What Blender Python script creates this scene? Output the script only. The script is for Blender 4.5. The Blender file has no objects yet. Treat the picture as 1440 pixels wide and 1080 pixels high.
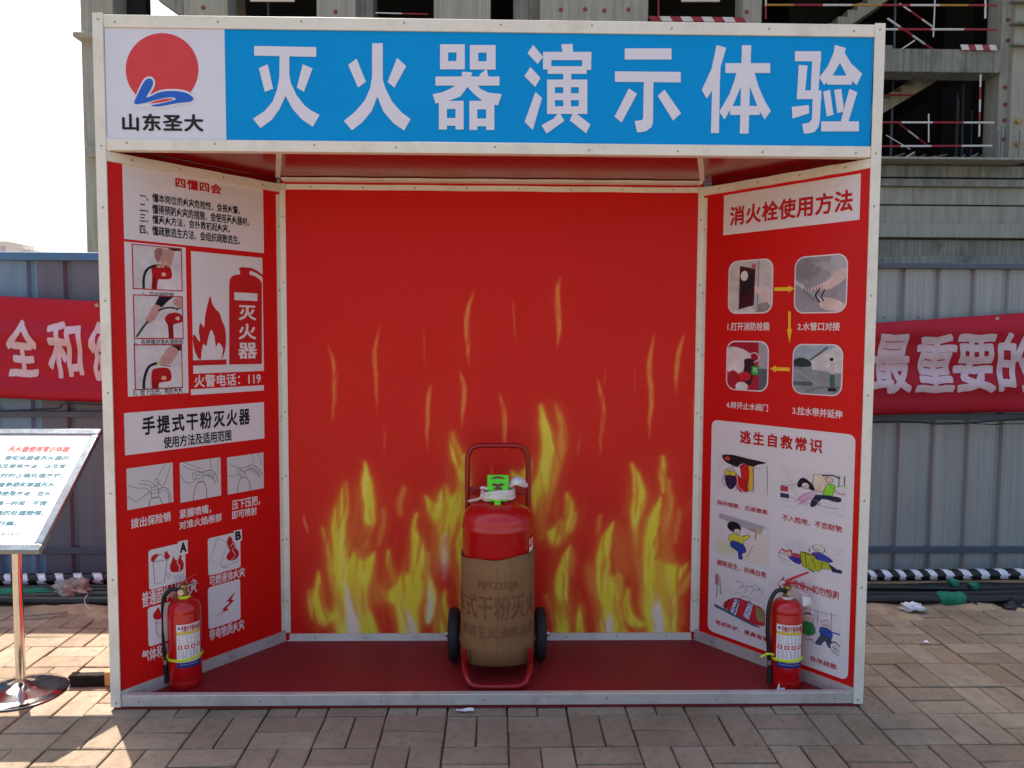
import bpy, bmesh, math, random
import numpy as np
from mathutils import Vector, Matrix
from mathutils.geometry import tessellate_polygon
random.seed(7); rng = np.random.default_rng(7)
SC = bpy.context.scene; COL = SC.collection

# ------------------------------------------------------------------ camera, sky, sun, exposure
YAW, PITCH, ROLL, FPX = .021, .0623, .005, 1119.2
CAM = Vector((.014, -3.087, 1.4881))
_w = Vector((math.sin(YAW)*math.cos(PITCH), math.cos(YAW)*math.cos(PITCH), -math.sin(PITCH)))
_r = Vector((math.cos(YAW), -math.sin(YAW), 0)); _u = _r.cross(_w)
_R = _r*math.cos(ROLL)+_u*math.sin(ROLL); _U = -_r*math.sin(ROLL)+_u*math.cos(ROLL)
cd = bpy.data.cameras.new('camera'); cam = bpy.data.objects.new('camera', cd); COL.objects.link(cam)
M3 = Matrix((_R, _U, -_w)).transposed()
cam.matrix_world = Matrix.Translation(CAM) @ M3.to_4x4()
cd.sensor_width = 36; cd.lens = FPX/1440*36; cd.clip_start = .05; cd.clip_end = 3000
SC.camera = cam
SUN = Vector((-.29, .44, 1)).normalized()           # direction towards the sun
elev = math.asin(SUN.z); azim = math.atan2(SUN.x, SUN.y)
W = bpy.data.worlds.new('World'); SC.world = W; W.use_nodes = True
nt = W.node_tree; bg = nt.nodes['Background']
sky = nt.nodes.new('ShaderNodeTexSky'); sky.sky_type = 'NISHITA'; sky.sun_disc = False
sky.sun_elevation = elev; sky.sun_rotation = azim; sky.air_density = 1.0; sky.dust_density = 4.0; sky.ozone_density = 1.0
nt.links.new(sky.outputs[0], bg.inputs[0]); bg.inputs[1].default_value = .13
sd = bpy.data.lights.new('sun', 'SUN'); so = bpy.data.objects.new('sun', sd); COL.objects.link(so)
sd.energy = 4.9; sd.angle = math.radians(.53); sd.color = (1, .93, .82)
so.rotation_euler = (-SUN).to_track_quat('-Z', 'Y').to_euler(); so.location = (-6, 8, 20)
SC.view_settings.view_transform = 'Standard'; SC.view_settings.look = 'None'
SC.view_settings.exposure = 1.2; SC.view_settings.gamma = 1; SC.view_settings.use_curve_mapping = False

# ------------------------------------------------------------------ measuring helpers (a sight line meets a real plane)
def ray(px, py): return _w + _R*((px-720)/FPX) - _U*((py-540)/FPX)
def at_y(px, py, y): d = ray(px, py); return CAM + d*((y-CAM.y)/d.y)
def at_z(px, py, z=0): d = ray(px, py); return CAM + d*((z-CAM.z)/d.z)
class Plane:
    def __init__(s, O, U, V): s.O = Vector(O); s.U = Vector(U).normalized(); s.V = Vector(V).normalized(); s.N = s.U.cross(s.V)
    def px(s, x, y):
        d = ray(x, y); p = CAM + d*((s.O-CAM).dot(s.N)/d.dot(s.N)) - s.O
        return p.dot(s.U), p.dot(s.V)
    def pt(s, u, v, n=0): return s.O + s.U*u + s.V*v + s.N*n

# ------------------------------------------------------------------ materials
def lin(c):
    return tuple(((v/255)/12.92 if v/255 <= .04045 else ((v/255+.055)/1.055)**2.4) for v in c)
MAT = {}
def mk(name, c, rough=.5, metal=0., var=.12, scale=12, bump=0., spec=.5, fine=None, stretch=None, dirt=None, coat=0, warm=None, world=False, stain=None):
    m = bpy.data.materials.new(name); m.use_nodes = True; n = m.node_tree; N = n.nodes; L = n.links
    b = N['Principled BSDF']; b.inputs['Roughness'].default_value = rough; b.inputs['Metallic'].default_value = metal
    b.inputs['Specular IOR Level'].default_value = spec
    if coat: b.inputs['Coat Weight'].default_value = coat; b.inputs['Coat Roughness'].default_value = .15
    c = lin(c)
    tc = N.new('ShaderNodeTexCoord'); mp = N.new('ShaderNodeMapping'); 
    if world: ge = N.new('ShaderNodeNewGeometry'); L.new(ge.outputs['Position'], mp.inputs[0])
    else: L.new(tc.outputs['Object'], mp.inputs[0])
    if stretch: mp.inputs['Scale'].default_value = stretch
    no = N.new('ShaderNodeTexNoise'); no.inputs['Scale'].default_value = scale; no.inputs['Detail'].default_value = 6
    no.inputs['Roughness'].default_value = .62
    L.new(mp.outputs[0], no.inputs['Vector'])
    cr = N.new('ShaderNodeValToRGB'); L.new(no.outputs[0], cr.inputs[0])
    lo = tuple(v*(1-var) for v in c); hi = tuple(min(1, v*(1+var)) for v in c)
    if warm: hi = tuple(lin(warm))
    cr.color_ramp.elements[0].position = .3; cr.color_ramp.elements[1].position = .7
    cr.color_ramp.elements[0].color = (*lo, 1); cr.color_ramp.elements[1].color = (*hi, 1)
    out = cr.outputs[0]
    if dirt:
        dc, amt, ds = dirt
        n2 = N.new('ShaderNodeTexNoise'); n2.inputs['Scale'].default_value = ds; n2.inputs['Detail'].default_value = 9
        n2.inputs['Roughness'].default_value = .7
        L.new(mp.outputs[0], n2.inputs['Vector'])
        r2 = N.new('ShaderNodeValToRGB'); L.new(n2.outputs[0], r2.inputs[0])
        r2.color_ramp.elements[0].position = .5; r2.color_ramp.elements[1].position = .72
        r2.color_ramp.elements[0].color = (0, 0, 0, 1); r2.color_ramp.elements[1].color = (amt, amt, amt, 1)
        mx = N.new('ShaderNodeMixRGB'); L.new(r2.outputs[0], mx.inputs[0]); L.new(out, mx.inputs[1]); mx.inputs[2].default_value = (*lin(dc), 1)
        out = mx.outputs[0]
    if stain:
        sc_, amt_, dc_, st_ = stain
        m4 = N.new('ShaderNodeMapping'); m4.inputs['Scale'].default_value = st_; L.new(mp.outputs[0], m4.inputs[0])
        n4 = N.new('ShaderNodeTexNoise'); n4.inputs['Scale'].default_value = sc_; n4.inputs['Detail'].default_value = 8; n4.inputs['Roughness'].default_value = .6; L.new(m4.outputs[0], n4.inputs['Vector'])
        r4 = N.new('ShaderNodeMapRange'); L.new(n4.outputs[0], r4.inputs[0]); r4.inputs[1].default_value = .42; r4.inputs[2].default_value = .7; r4.inputs[4].default_value = amt_
        x4 = N.new('ShaderNodeMixRGB'); L.new(r4.outputs[0], x4.inputs[0]); L.new(out, x4.inputs[1]); x4.inputs[2].default_value = (*lin(dc_), 1); out = x4.outputs[0]
    L.new(out, b.inputs['Base Color'])
    rr = N.new('ShaderNodeMapRange'); L.new(no.outputs[0], rr.inputs[0])
    rr.inputs[3].default_value = max(0, rough-.08); rr.inputs[4].default_value = min(1, rough+.1); L.new(rr.outputs[0], b.inputs['Roughness'])
    if bump:
        n3 = N.new('ShaderNodeTexNoise'); n3.inputs['Scale'].default_value = fine or scale*8; n3.inputs['Detail'].default_value = 5
        L.new(mp.outputs[0], n3.inputs['Vector'])
        bp = N.new('ShaderNodeBump'); bp.inputs['Strength'].default_value = bump; bp.inputs['Distance'].default_value = .01
        L.new(n3.outputs[0], bp.inputs['Height']); L.new(bp.outputs[0], b.inputs['Normal'])
    MAT[name] = m; return m
RED = (208, 20, 18)
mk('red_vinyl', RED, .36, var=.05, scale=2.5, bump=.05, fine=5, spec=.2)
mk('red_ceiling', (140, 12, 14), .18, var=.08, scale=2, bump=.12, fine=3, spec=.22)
mk('red_print', (190, 22, 26), .45, var=.03, spec=.3)
mk('white_vinyl', (222, 217, 219), .42, var=.025, scale=3, spec=.3)
mk('header_white', (214, 216, 226), .42, var=.02, scale=3, spec=.3)
mk('header_letter', (218, 217, 228), .42, var=.02, scale=3, spec=.3)
mk('blue_vinyl', (0, 146, 216), .5, var=.04, scale=3, spec=.12)
mk('logo_red', (208, 62, 66), .45, var=.03, spec=.3)
mk('logo_blue', (36, 96, 192), .45, var=.03, spec=.3)
mk('black_print', (26, 24, 30), .5, var=.1, spec=.3)
mk('white_print', (226, 214, 214), .45, var=.03, spec=.3)
mk('yellow_print', (236, 190, 40), .45, var=.04, spec=.3)
mk('line_print', (92, 86, 90), .5, var=.1, spec=.3)
mk('white_frame', (226, 222, 208), .36, var=.04, scale=6, bump=.06, fine=30, dirt=((176, 166, 146), .45, 7))
mk('silver_strip', (206, 202, 196), .34, metal=.35, var=.06, scale=8, bump=.06, fine=25, dirt=((150, 138, 126), .5, 9))
mk('screw_metal', (166, 158, 146), .45, metal=.8, var=.2)
mk('floor_red', (138, 28, 34), .5, var=.12, scale=3, bump=.25, fine=260, dirt=((170, 96, 92), .35, 130), spec=.18, stain=(3, .45, (112, 44, 46), (1, 3, 1)))
mk('base_red', (110, 16, 20), .6, var=.15)
mk('steel_red', (190, 14, 18), .24, var=.08, scale=6, spec=.5, coat=.3, bump=.04, fine=14, dirt=((150, 60, 56), .5, 9))
mk('frame_red', (150, 18, 22), .32, var=.1, scale=10, spec=.5)
mk('lever_red', (190, 24, 30), .35, var=.05)
mk('cardboard', (140, 104, 70), .85, var=.08, scale=7, bump=.3, fine=40, stretch=(1, 1, .25), spec=.15, stain=(6, .4, (112, 84, 58), (1, 1, .6)))
mk('cardboard_ink', (118, 76, 54), .85, var=.3, scale=60, spec=.2)
mk('rubber', (24, 25, 27), .7, var=.3, scale=20, bump=.1)
mk('black_hose', (14, 14, 15), .42, var=.2)
mk('green_plastic', (84, 226, 26), .35, var=.04)
mk('dark_print', (110, 24, 30), .5, var=.1)
mk('white_cloth', (226, 214, 212), .8, var=.08, scale=30, bump=.3)
mk('chrome', (206, 202, 198), .09, metal=1, var=.04)
mk('steel', (170, 168, 164), .3, metal=.9, var=.1)
mk('brass', (170, 150, 96), .35, metal=.9, var=.1)
mk('strap_yellow', (206, 226, 40), .4, var=.06)
mk('label_blue', (44, 52, 120), .45, var=.05)
mk('sign_paper', (238, 238, 236), .5, var=.01)
mk('cyan_print', (0, 96, 112), .5, var=.1)
mk('sign_red', (178, 40, 34), .5, var=.1)
mk('sign_frame', (126, 134, 140), .24, metal=.9, var=.1, scale=14, bump=.1, fine=40)
mk('bristle', (30, 24, 20), .9, var=.3, scale=60, stretch=(1, 8, 8), bump=.6, fine=140)
mk('wood', (176, 128, 70), .6, var=.2, scale=20, stretch=(1, 1, 6))
mk('brick_a', (149, 133, 115), .9, var=.14, scale=9, bump=.6, fine=170, dirt=((108, 90, 74), .7, 26), spec=.15, world=True, stain=(2.2, .55, (104, 90, 74), (1, 1, 1)))
mk('brick_b', (157, 142, 124), .9, var=.14, scale=9, bump=.6, fine=170, dirt=((120, 102, 84), .7, 26), spec=.15, world=True, stain=(2.2, .55, (104, 90, 74), (1, 1, 1)))
mk('brick_c', (141, 123, 105), .9, var=.14, scale=9, bump=.6, fine=170, dirt=((160, 144, 122), .7, 26), spec=.15, world=True, stain=(2.2, .55, (104, 90, 74), (1, 1, 1)))
mk('bedding_sand', (104, 90, 76), .95, var=.3, scale=30, bump=.5, spec=.1)
mk('dirt', (164, 144, 118), .95, var=.22, scale=3, bump=.8, fine=50, dirt=((106, 90, 74), .7, 7), spec=.1)
mk('earth', (140, 128, 112), .95, var=.15, scale=.3, spec=.1)
mk('fence_blue', (104, 142, 170), .45, metal=.1, var=.1, scale=2, bump=.05, fine=3, stretch=(3, 1, .4), dirt=((84, 100, 112), .6, 3), world=True, stain=(1.5, .5, (120, 112, 96), (14, 1, .35)))
mk('fence_grey', (152, 160, 160), .5, metal=.1, var=.08, scale=2, bump=.06, fine=3, stretch=(4, 1, .35), dirt=((108, 118, 120), .6, 3), world=True, stain=(1.5, .6, (120, 118, 104), (16, 1, .3)))
mk('fence_slate', (92, 100, 114), .5, metal=.1, var=.08, scale=2, bump=.06, fine=3, stretch=(4, 1, .35), dirt=((70, 78, 92), .6, 3), world=True, stain=(1.5, .5, (96, 94, 88), (14, 1, .3)))
mk('rail_blue', (66, 112, 150), .5, var=.1)
mk('rail_dark', (74, 86, 98), .5, var=.14, scale=8)
mk('banner_red', (164, 14, 38), .62, var=.1, scale=3, stretch=(.3, 1, 2), bump=.1, fine=40, spec=.3)
mk('banner_white', (206, 188, 194), .7, var=.22, scale=60, stretch=(3, 1, .4), dirt=((150, 80, 94), .35, 60), spec=.2)
mk('concrete', (132, 134, 126), .9, var=.2, scale=1.1, bump=.35, fine=7, stretch=(1, 1, .5), dirt=((88, 90, 84), .8, 2.6), spec=.15, world=True, stain=(3, .6, (74, 76, 72), (5, 1, .22)))
mk('concrete_pale', (156, 156, 144), .9, var=.14, scale=1.2, bump=.3, fine=9, stretch=(4, 4, .35), dirt=((116, 116, 104), .7, 2), spec=.15, world=True, stain=(4, .5, (100, 100, 92), (6, 6, .3)))
mk('slab_shade_tint', (52, 46, 40), .9, var=.2, scale=1)  # slab undersides: lack of light painted in as a near-black colour
mk('concrete_dark_shade', (36, 38, 38), .95, var=.2, scale=.8, spec=.1)  # dark concrete; shade of the unlit storeys is put into its colour
mk('plug_red', (126, 52, 52), .8, var=.1)
mk('pole_red', (140, 26, 38), .5, var=.1); mk('pole_white', (196, 194, 190), .5, var=.1); mk('pole_yellow', (160, 124, 40), .5)
mk('tape_silver', (222, 224, 228), .3, metal=.15, var=.2, scale=30, bump=.4, fine=60)
mk('net_green', (26, 122, 92), .8, var=.3, scale=40, bump=.6, fine=120)
mk('sack_grey', (150, 146, 136), .95, var=.35, scale=26, bump=1, fine=60, spec=.1)
mk('paper_white', (222, 224, 232), .7, var=.06)
mk('far_wall', (214, 206, 196), .9, var=.03, spec=.1); mk('far_glass', (170, 172, 178), .4)  # far block: haze and glare are put into these pale colours

# ------------------------------------------------------------------ mesh helpers
def prop(o, label=None, cat=None, group=None, kind=None):
    if label: o['label'] = label
    if cat: o['category'] = cat
    if group: o['group'] = group
    if kind: o['kind'] = kind
    return o
def empty(name, loc=(0, 0, 0), rz=0, **k):
    o = bpy.data.objects.new(name, None); COL.objects.link(o); o.location = loc; o.rotation_euler.z = rz
    o.empty_display_size = .1
    return prop(o, **k)
def cr(P, n=6, closed=False):
    """Catmull-Rom through the points (any dimension)."""
    P = [np.array(p, float) for p in P]; out = []; m = len(P)
    R_ = range(m if closed else m-1)
    for i in R_:
        if closed: a, b, c, d = P[i-1], P[i], P[(i+1) % m], P[(i+2) % m]
        else: a, b, c, d = P[max(i-1, 0)], P[i], P[i+1], P[min(i+2, m-1)]
        for k in range(n):
            t = k/n; out.append(.5*((2*b)+(c-a)*t+(2*a-5*b+4*c-d)*t*t+(3*b-a-3*c+d)*t**3))
    if not closed: out.append(P[-1])
    return out
class MB:
    def __init__(s): s.v = []; s.f = []; s.m = []
    def add(s, V, F, mi=0):
        k = len(s.v); s.v += [tuple(p) for p in V]; s.f += [tuple(i+k for i in f) for f in F]; s.m += [mi]*len(F); return s
    def box(s, x0, x1, y0, y1, z0, z1, mi=0, M=None):
        V = [Vector(p) for p in ((x0,y0,z0),(x1,y0,z0),(x1,y1,z0),(x0,y1,z0),(x0,y0,z1),(x1,y0,z1),(x1,y1,z1),(x0,y1,z1))]
        if M: V = [M @ p for p in V]
        return s.add(V, [(0,3,2,1),(4,5,6,7),(0,1,5,4),(1,2,6,5),(2,3,7,6),(3,0,4,7)], mi)
    def obox(s, P, u0, u1, v0, v1, n0, n1, mi=0):
        V = [P.pt(u, v, n) for n in (n0, n1) for (u, v) in ((u0,v0),(u1,v0),(u1,v1),(u0,v1))]
        return s.add(V, [(3,2,1,0),(4,5,6,7),(0,1,5,4),(1,2,6,5),(2,3,7,6),(3,0,4,7)], mi)
    def tube(s, pts, r, seg=10, smooth=0, mi=0, closed=False, caps=True, flat=1.0):
        if smooth: pts = cr(pts, smooth, closed)
        P = [Vector(p[:3]) for p in pts]; n = len(P)
        rs = r if isinstance(r, (list, tuple)) else [r]*n
        if len(rs) != n: rs = list(np.interp(np.linspace(0, 1, n), np.linspace(0, 1, len(rs)), rs))
        V = []; F = []; up = None
        for i in range(n):
            if closed: t = (P[(i+1) % n]-P[i-1])
            else: t = P[min(i+1, n-1)]-P[max(i-1, 0)]
            t.normalize()
            if up is None: up = Vector((0, 0, 1)) if abs(t.z) < .9 else Vector((0, 1, 0))
            a = t.cross(up)
            if a.length < 1e-4: a = t.orthogonal()
            a.normalize(); b = a.cross(t); up = b
            for k in range(seg):
                th = 2*math.pi*k/seg; V.append(P[i]+a*(math.cos(th)*rs[i])+b*(math.sin(th)*rs[i]*flat))
        for i in range(n if closed else n-1):
            j = (i+1) % n
            for k in range(seg):
                l = (k+1) % seg; F.append((i*seg+k, i*seg+l, j*seg+l, j*seg+k))
        if caps and not closed: F += [tuple(range(seg-1, -1, -1)), tuple((n-1)*seg+k for k in range(seg))]
        return s.add(V, F, mi)
    def lathe(s, prof, c=(0, 0, 0), seg=32, axis='z', mi=0):
        V = []; F = []; n = len(prof)
        for (r, z) in prof:
            for k in range(seg):
                th = 2*math.pi*k/seg; x, y = r*math.cos(th), r*math.sin(th)
                p = (x, y, z) if axis == 'z' else ((z, x, y) if axis == 'x' else (x, z, y))
                V.append((p[0]+c[0], p[1]+c[1], p[2]+c[2]))
        for i in range(n-1):
            for k in range(seg):
                l = (k+1) % seg; F.append((i*seg+k, i*seg+l, (i+1)*seg+l, (i+1)*seg+k))
        F += [tuple(range(seg-1, -1, -1)), tuple((n-1)*seg+k for k in range(seg))]
        return s.add(V, F, mi)
    def prism(s, poly, y0, y1, mi=0):
        """polygon in x,z pushed from y0 to y1"""
        n = len(poly); V = [(x, y0, z) for x, z in poly]+[(x, y1, z) for x, z in poly]
        return s.add(V, [tuple(range(n)), tuple(range(2*n-1, n-1, -1))]+[(i, i+n, (i+1) % n+n, (i+1) % n) for i in range(n)], mi)
    def build(s, name, mats, parent=None, bevel=0, ang=35, smooth=True, **k):
        me = bpy.data.meshes.new(name); me.from_pydata([tuple(p) for p in s.v], [], s.f)
        mats = mats if isinstance(mats, (list, tuple)) else [mats]
        for m in mats: me.materials.append(MAT[m] if isinstance(m, str) else m)
        me.polygons.foreach_set('material_index', s.m)
        bm = bmesh.new(); bm.from_mesh(me); bmesh.ops.recalc_face_normals(bm, faces=bm.faces); bm.to_mesh(me); bm.free()
        if smooth:
            me.polygons.foreach_set('use_smooth', [True]*len(me.polygons)); me.set_sharp_from_angle(angle=math.radians(ang))
        o = bpy.data.objects.new(name, me); COL.objects.link(o); o.parent = parent
        if bevel:
            b = o.modifiers.new('bevel', 'BEVEL'); b.width = bevel; b.segments = 2; b.limit_method = 'ANGLE'; b.angle_limit = math.radians(40)
        return prop(o, **k)
def copy_thing(o, parent=None):
    c = o.copy(); COL.objects.link(c); c.parent = parent
    for ch in list(o.children): copy_thing(ch, c)
    return c
# flat print: polygons on a plane
def raw(name, V, F, mat, parent, n_check=None, **k):
    me = bpy.data.meshes.new(name); me.from_pydata([tuple(p) for p in V], [], F); me.materials.append(MAT[mat] if isinstance(mat, str) else mat)
    o = bpy.data.objects.new(name, me); COL.objects.link(o); o.parent = parent
    return prop(o, **k)
LAY = .0008
class Print:
    """Collects flat shapes that lie on one plane, drawn in that plane's own metres."""
    def __init__(s, P, layer): s.P = P; s.n = layer*LAY; s.V = []; s.F = []
    def poly(s, uv, dn=0):
        t = tessellate_polygon([[Vector((a, b, 0)) for a, b in uv]]); k = len(s.V)
        s.V += [s.P.pt(a, b, s.n+dn) for a, b in uv]
        for f in t:
            a, b, c = (Vector((*uv[i], 0)) for i in f)
            f = f if (b-a).cross(c-a).z > 0 else f[::-1]
            s.F.append(tuple(i+k for i in f))
        return s
    def ppx(s, pts, smooth=0, dn=0):
        if smooth: pts = [tuple(p) for p in cr(pts, smooth, True)]
        return s.poly([s.P.px(*p) for p in pts], dn)
    def rect(s, a, b, r=0, dn=0):
        (u0, v1), (u1, v0) = s.P.px(*a), s.P.px(*b); return s.ruv(u0, v0, u1, v1, r, dn)
    def ruv(s, u0, v0, u1, v1, r=0, dn=0):
        if not r: return s.poly([(u0, v0), (u1, v0), (u1, v1), (u0, v1)], dn)
        pts = []
        for cx, cy, a0 in ((u1-r, v0+r, -90), (u1-r, v1-r, 0), (u0+r, v1-r, 90), (u0+r, v0+r, 180)):
            for k in range(7): a = math.radians(a0+15*k); pts.append((cx+r*math.cos(a), cy+r*math.sin(a)))
        return s.poly(pts, dn)
    def stroke(s, pts, w, smooth=5, closed=False, dn=0):
        p = [s.P.px(*q) for q in pts]
        if smooth: p = cr(p, smooth, closed)
        p = [Vector((q[0], q[1])) for q in p]; n = len(p); k = len(s.V)
        for i in range(n):
            a = p[i-1] if (i or closed) else p[i]; b = p[(i+1) % n] if (closed or i < n-1) else p[i]
            t = (b-a).normalized(); m = Vector((-t.y, t.x))*w/2
            s.V += [s.P.pt(*(p[i]+m), s.n+dn), s.P.pt(*(p[i]-m), s.n+dn)]
        for i in range(n if closed else n-1):
            j = (i+1) % n; s.F.append((k+2*i, k+2*i+1, k+2*j+1, k+2*j))
        return s
    def build(s, name, mat, parent, **k): return raw(name, s.V, s.F, mat, parent, **k)
_gl = {}
def glyphs(txt, bold=.02, res=2, sp=1.):
    """Lettering as triangles in the unit square; bold strokes come from shifted copies on hair-thin layers."""
    key = (txt, bold, res, sp)
    if key in _gl: return _gl[key]
    c = bpy.data.curves.new('lettering', 'FONT'); c.body = txt; c.size = 1; c.resolution_u = res; c.fill_mode = 'FRONT'; c.space_character = sp
    o = bpy.data.objects.new('lettering', c); COL.objects.link(o)
    dg = bpy.context.evaluated_depsgraph_get(); me = bpy.data.meshes.new_from_object(o.evaluated_get(dg))
    V = np.array([v.co[:] for v in me.vertices]); F = [tuple(p.vertices) for p in me.polygons]
    flip = sum(p.normal.z*p.area for p in me.polygons) < 0
    if flip: F = [f[::-1] for f in F]
    bpy.data.objects.remove(o); bpy.data.curves.remove(c); bpy.data.meshes.remove(me)
    sh = [(0, 0)] if not bold else [(-.8, -.8), (.8, -.8), (.8, .8), (-.8, .8), (0, -1), (1, 0), (0, 1), (-1, 0), (0, 0)]
    VV = []; FF = []
    for i, (a, b) in enumerate(sh):
        k = len(V)*i; VV.append(np.column_stack([V[:, 0]+a*bold, V[:, 1]+b*bold, np.full(len(V), i*.00004)]))
        FF += [tuple(q+k for q in f) for f in F]
    VV = np.vstack(VV); lo = VV.min(0); hi = VV.max(0)
    VV[:, 0] = (VV[:, 0]-lo[0])/(hi[0]-lo[0]); VV[:, 1] = (VV[:, 1]-lo[1])/(hi[1]-lo[1])
    _gl[key] = (VV, FF); return VV, FF
def text(P, txt, TL, BR, mat, parent, layer=3, bold=.02, res=2, name='lettering', sp=1., **k):
    (u0, v1), (u1, v0) = P.px(*TL), P.px(*BR)
    V, F = glyphs(txt, bold, res, sp)
    return raw(name, [P.pt(u0+(u1-u0)*a, v0+(v1-v0)*b, layer*LAY+c) for a, b, c in V], F, mat, parent, **k)

# ------------------------------------------------------------------ printed pictures (computed pixels)
class Cv:
    def __init__(s, w, h, bg=(220, 215, 218), xr=(0, 1), yr=(0, 1)):
        s.w, s.h, s.xr, s.yr = w, h, xr, yr; s.a = np.empty((h, w, 3)); s.a[:] = np.array(bg)/255
    def P(s, p): return ((p[0]-s.xr[0])/(s.xr[1]-s.xr[0])*s.w, (p[1]-s.yr[0])/(s.yr[1]-s.yr[0])*s.h)
    def bb(s, p, m):
        x0 = int(max(0, min(q[0] for q in p)-m)); x1 = int(min(s.w, max(q[0] for q in p)+m+1))
        y0 = int(max(0, min(q[1] for q in p)-m)); y1 = int(min(s.h, max(q[1] for q in p)+m+1))
        if x1 <= x0 or y1 <= y0: return None
        Y, X = np.mgrid[y0:y1, x0:x1]+.5; return slice(y0, y1), slice(x0, x1), X, Y
    def mix(s, sl, m, col):
        m = m[..., None]; s.a[sl] = s.a[sl]*(1-m)+np.array(col)/255*m
    def stroke(s, pts, col, w=None, alpha=1, soft=1., smooth=5, aw=None):
        """pts may carry a width and an opacity; widths in pixels of the picture"""
        q = [(*s.P(p), (p[2] if len(p) > 2 else w), (p[3] if len(p) > 3 else 1)) for p in pts]
        if smooth: q = cr(q, smooth)
        mw = max(p[2] for p in q)+soft*2+2; b = s.bb(q, mw)
        if not b: return s
        ys, xs, X, Y = b; M = np.zeros(X.shape)
        for a, c in zip(q[:-1], q[1:]):
            dx, dy = c[0]-a[0], c[1]-a[1]; L2 = dx*dx+dy*dy+1e-9
            t = np.clip(((X-a[0])*dx+(Y-a[1])*dy)/L2, 0, 1)
            d = np.hypot(X-a[0]-t*dx, Y-a[1]-t*dy); r = np.maximum(a[2]+(c[2]-a[2])*t, .05)
            m = np.clip((r-d)/soft+.5, 0, 1); m = m*m*(3-2*m)*(a[3]+(c[3]-a[3])*t)*np.minimum(1, r*1.4)
            M = np.maximum(M, m)
        s.mix((ys, xs), M*alpha, col); return s
    def poly(s, pts, col, alpha=1, soft=1., smooth=0):
        q = [s.P(p) for p in pts]
        if smooth: q = [tuple(p) for p in cr(q, smooth, True)]
        b = s.bb(q, soft*2+1)
        if not b: return s
        ys, xs, X, Y = b; ins = np.zeros(X.shape, bool); D = np.full(X.shape, 1e9)
        for i in range(len(q)):
            a, c = q[i-1], q[i]
            if a[1] != c[1]: ins ^= ((a[1] > Y) != (c[1] > Y)) & (X < (c[0]-a[0])*(Y-a[1])/(c[1]-a[1])+a[0])
            dx, dy = c[0]-a[0], c[1]-a[1]; L2 = dx*dx+dy*dy+1e-9; t = np.clip(((X-a[0])*dx+(Y-a[1])*dy)/L2, 0, 1)
            D = np.minimum(D, np.hypot(X-a[0]-t*dx, Y-a[1]-t*dy))
        m = np.clip(np.where(ins, D, -D)/soft+.5, 0, 1); s.mix((ys, xs), m*alpha, col); return s
    def ell(s, cx, cy, rx, ry, col, alpha=1, soft=1., n=22):
        return s.poly([(cx+rx*math.cos(2*math.pi*i/n), cy+ry*math.sin(2*math.pi*i/n)) for i in range(n)], col, alpha, soft)
    def rect(s, x0, y0, x1, y1, col, alpha=1, soft=1.): return s.poly([(x0, y0), (x1, y0), (x1, y1), (x0, y1)], col, alpha, soft)
    def grain(s, amt=.02, cell=2):
        g = rng.normal(0, amt, (s.h//cell+1, s.w//cell+1)); g = np.kron(g, np.ones((cell, cell)))[:s.h, :s.w]
        s.a = np.clip(s.a+g[..., None], 0, 1); return s
    def photo(s, amt=.1):
        h, w = s.h, s.w; f = np.zeros((h, w)); yy_, xx_ = np.mgrid[0:h, 0:w]
        for k in range(14):
            a, b, ph = rng.normal(0, .02*(1+k*.5)), rng.normal(0, .02*(1+k*.5)), rng.uniform(0, 6.3); f += np.sin(xx_*a+yy_*b+ph)/(1+k*.25)
        s.a = np.clip(s.a*(1+amt*f[..., None]/2.2), 0, 1)
        for _ in range(2): s.a[1:-1, 1:-1] = (s.a[1:-1, 1:-1]*2+s.a[:-2, 1:-1]+s.a[2:, 1:-1]+s.a[1:-1, :-2]+s.a[1:-1, 2:])/6
        return s.grain(.02)
    def mat(s, name, rough=.42):
        im = bpy.data.images.new(name, s.w, s.h); b = np.ones((s.h, s.w, 4), np.float32); b[..., :3] = s.a[::-1]
        im.pixels.foreach_set(b.ravel()); im.update(); im.pack()
        m = bpy.data.materials.new(name); m.use_nodes = True; n = m.node_tree
        t = n.nodes.new('ShaderNodeTexImage'); t.image = im; p = n.nodes['Principled BSDF']
        uv = n.nodes.new('ShaderNodeUVMap'); uv.uv_map = 'UVMap'; n.links.new(uv.outputs[0], t.inputs[0])
        n.links.new(t.outputs[0], p.inputs['Base Color']); p.inputs['Roughness'].default_value = rough; p.inputs['Specular IOR Level'].default_value = .15
        return m
def picture(name, P, TL, BR, cv, parent, layer=2, r=0, **k):
    (u0, v1), (u1, v0) = P.px(*TL), P.px(*BR)
    pr = Print(P, layer).ruv(u0, v0, u1, v1, r); o = pr.build(name, cv.mat(name), parent, **k)
    uvl = o.data.uv_layers.new(name='UVMap')
    for l in o.data.loops:
        p = Vector(pr.V[l.vertex_index])-P.O; uvl.data[l.index].uv = ((p.dot(P.U)-u0)/(u1-u0), (p.dot(P.V)-v0)/(v1-v0))
    return o

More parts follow.
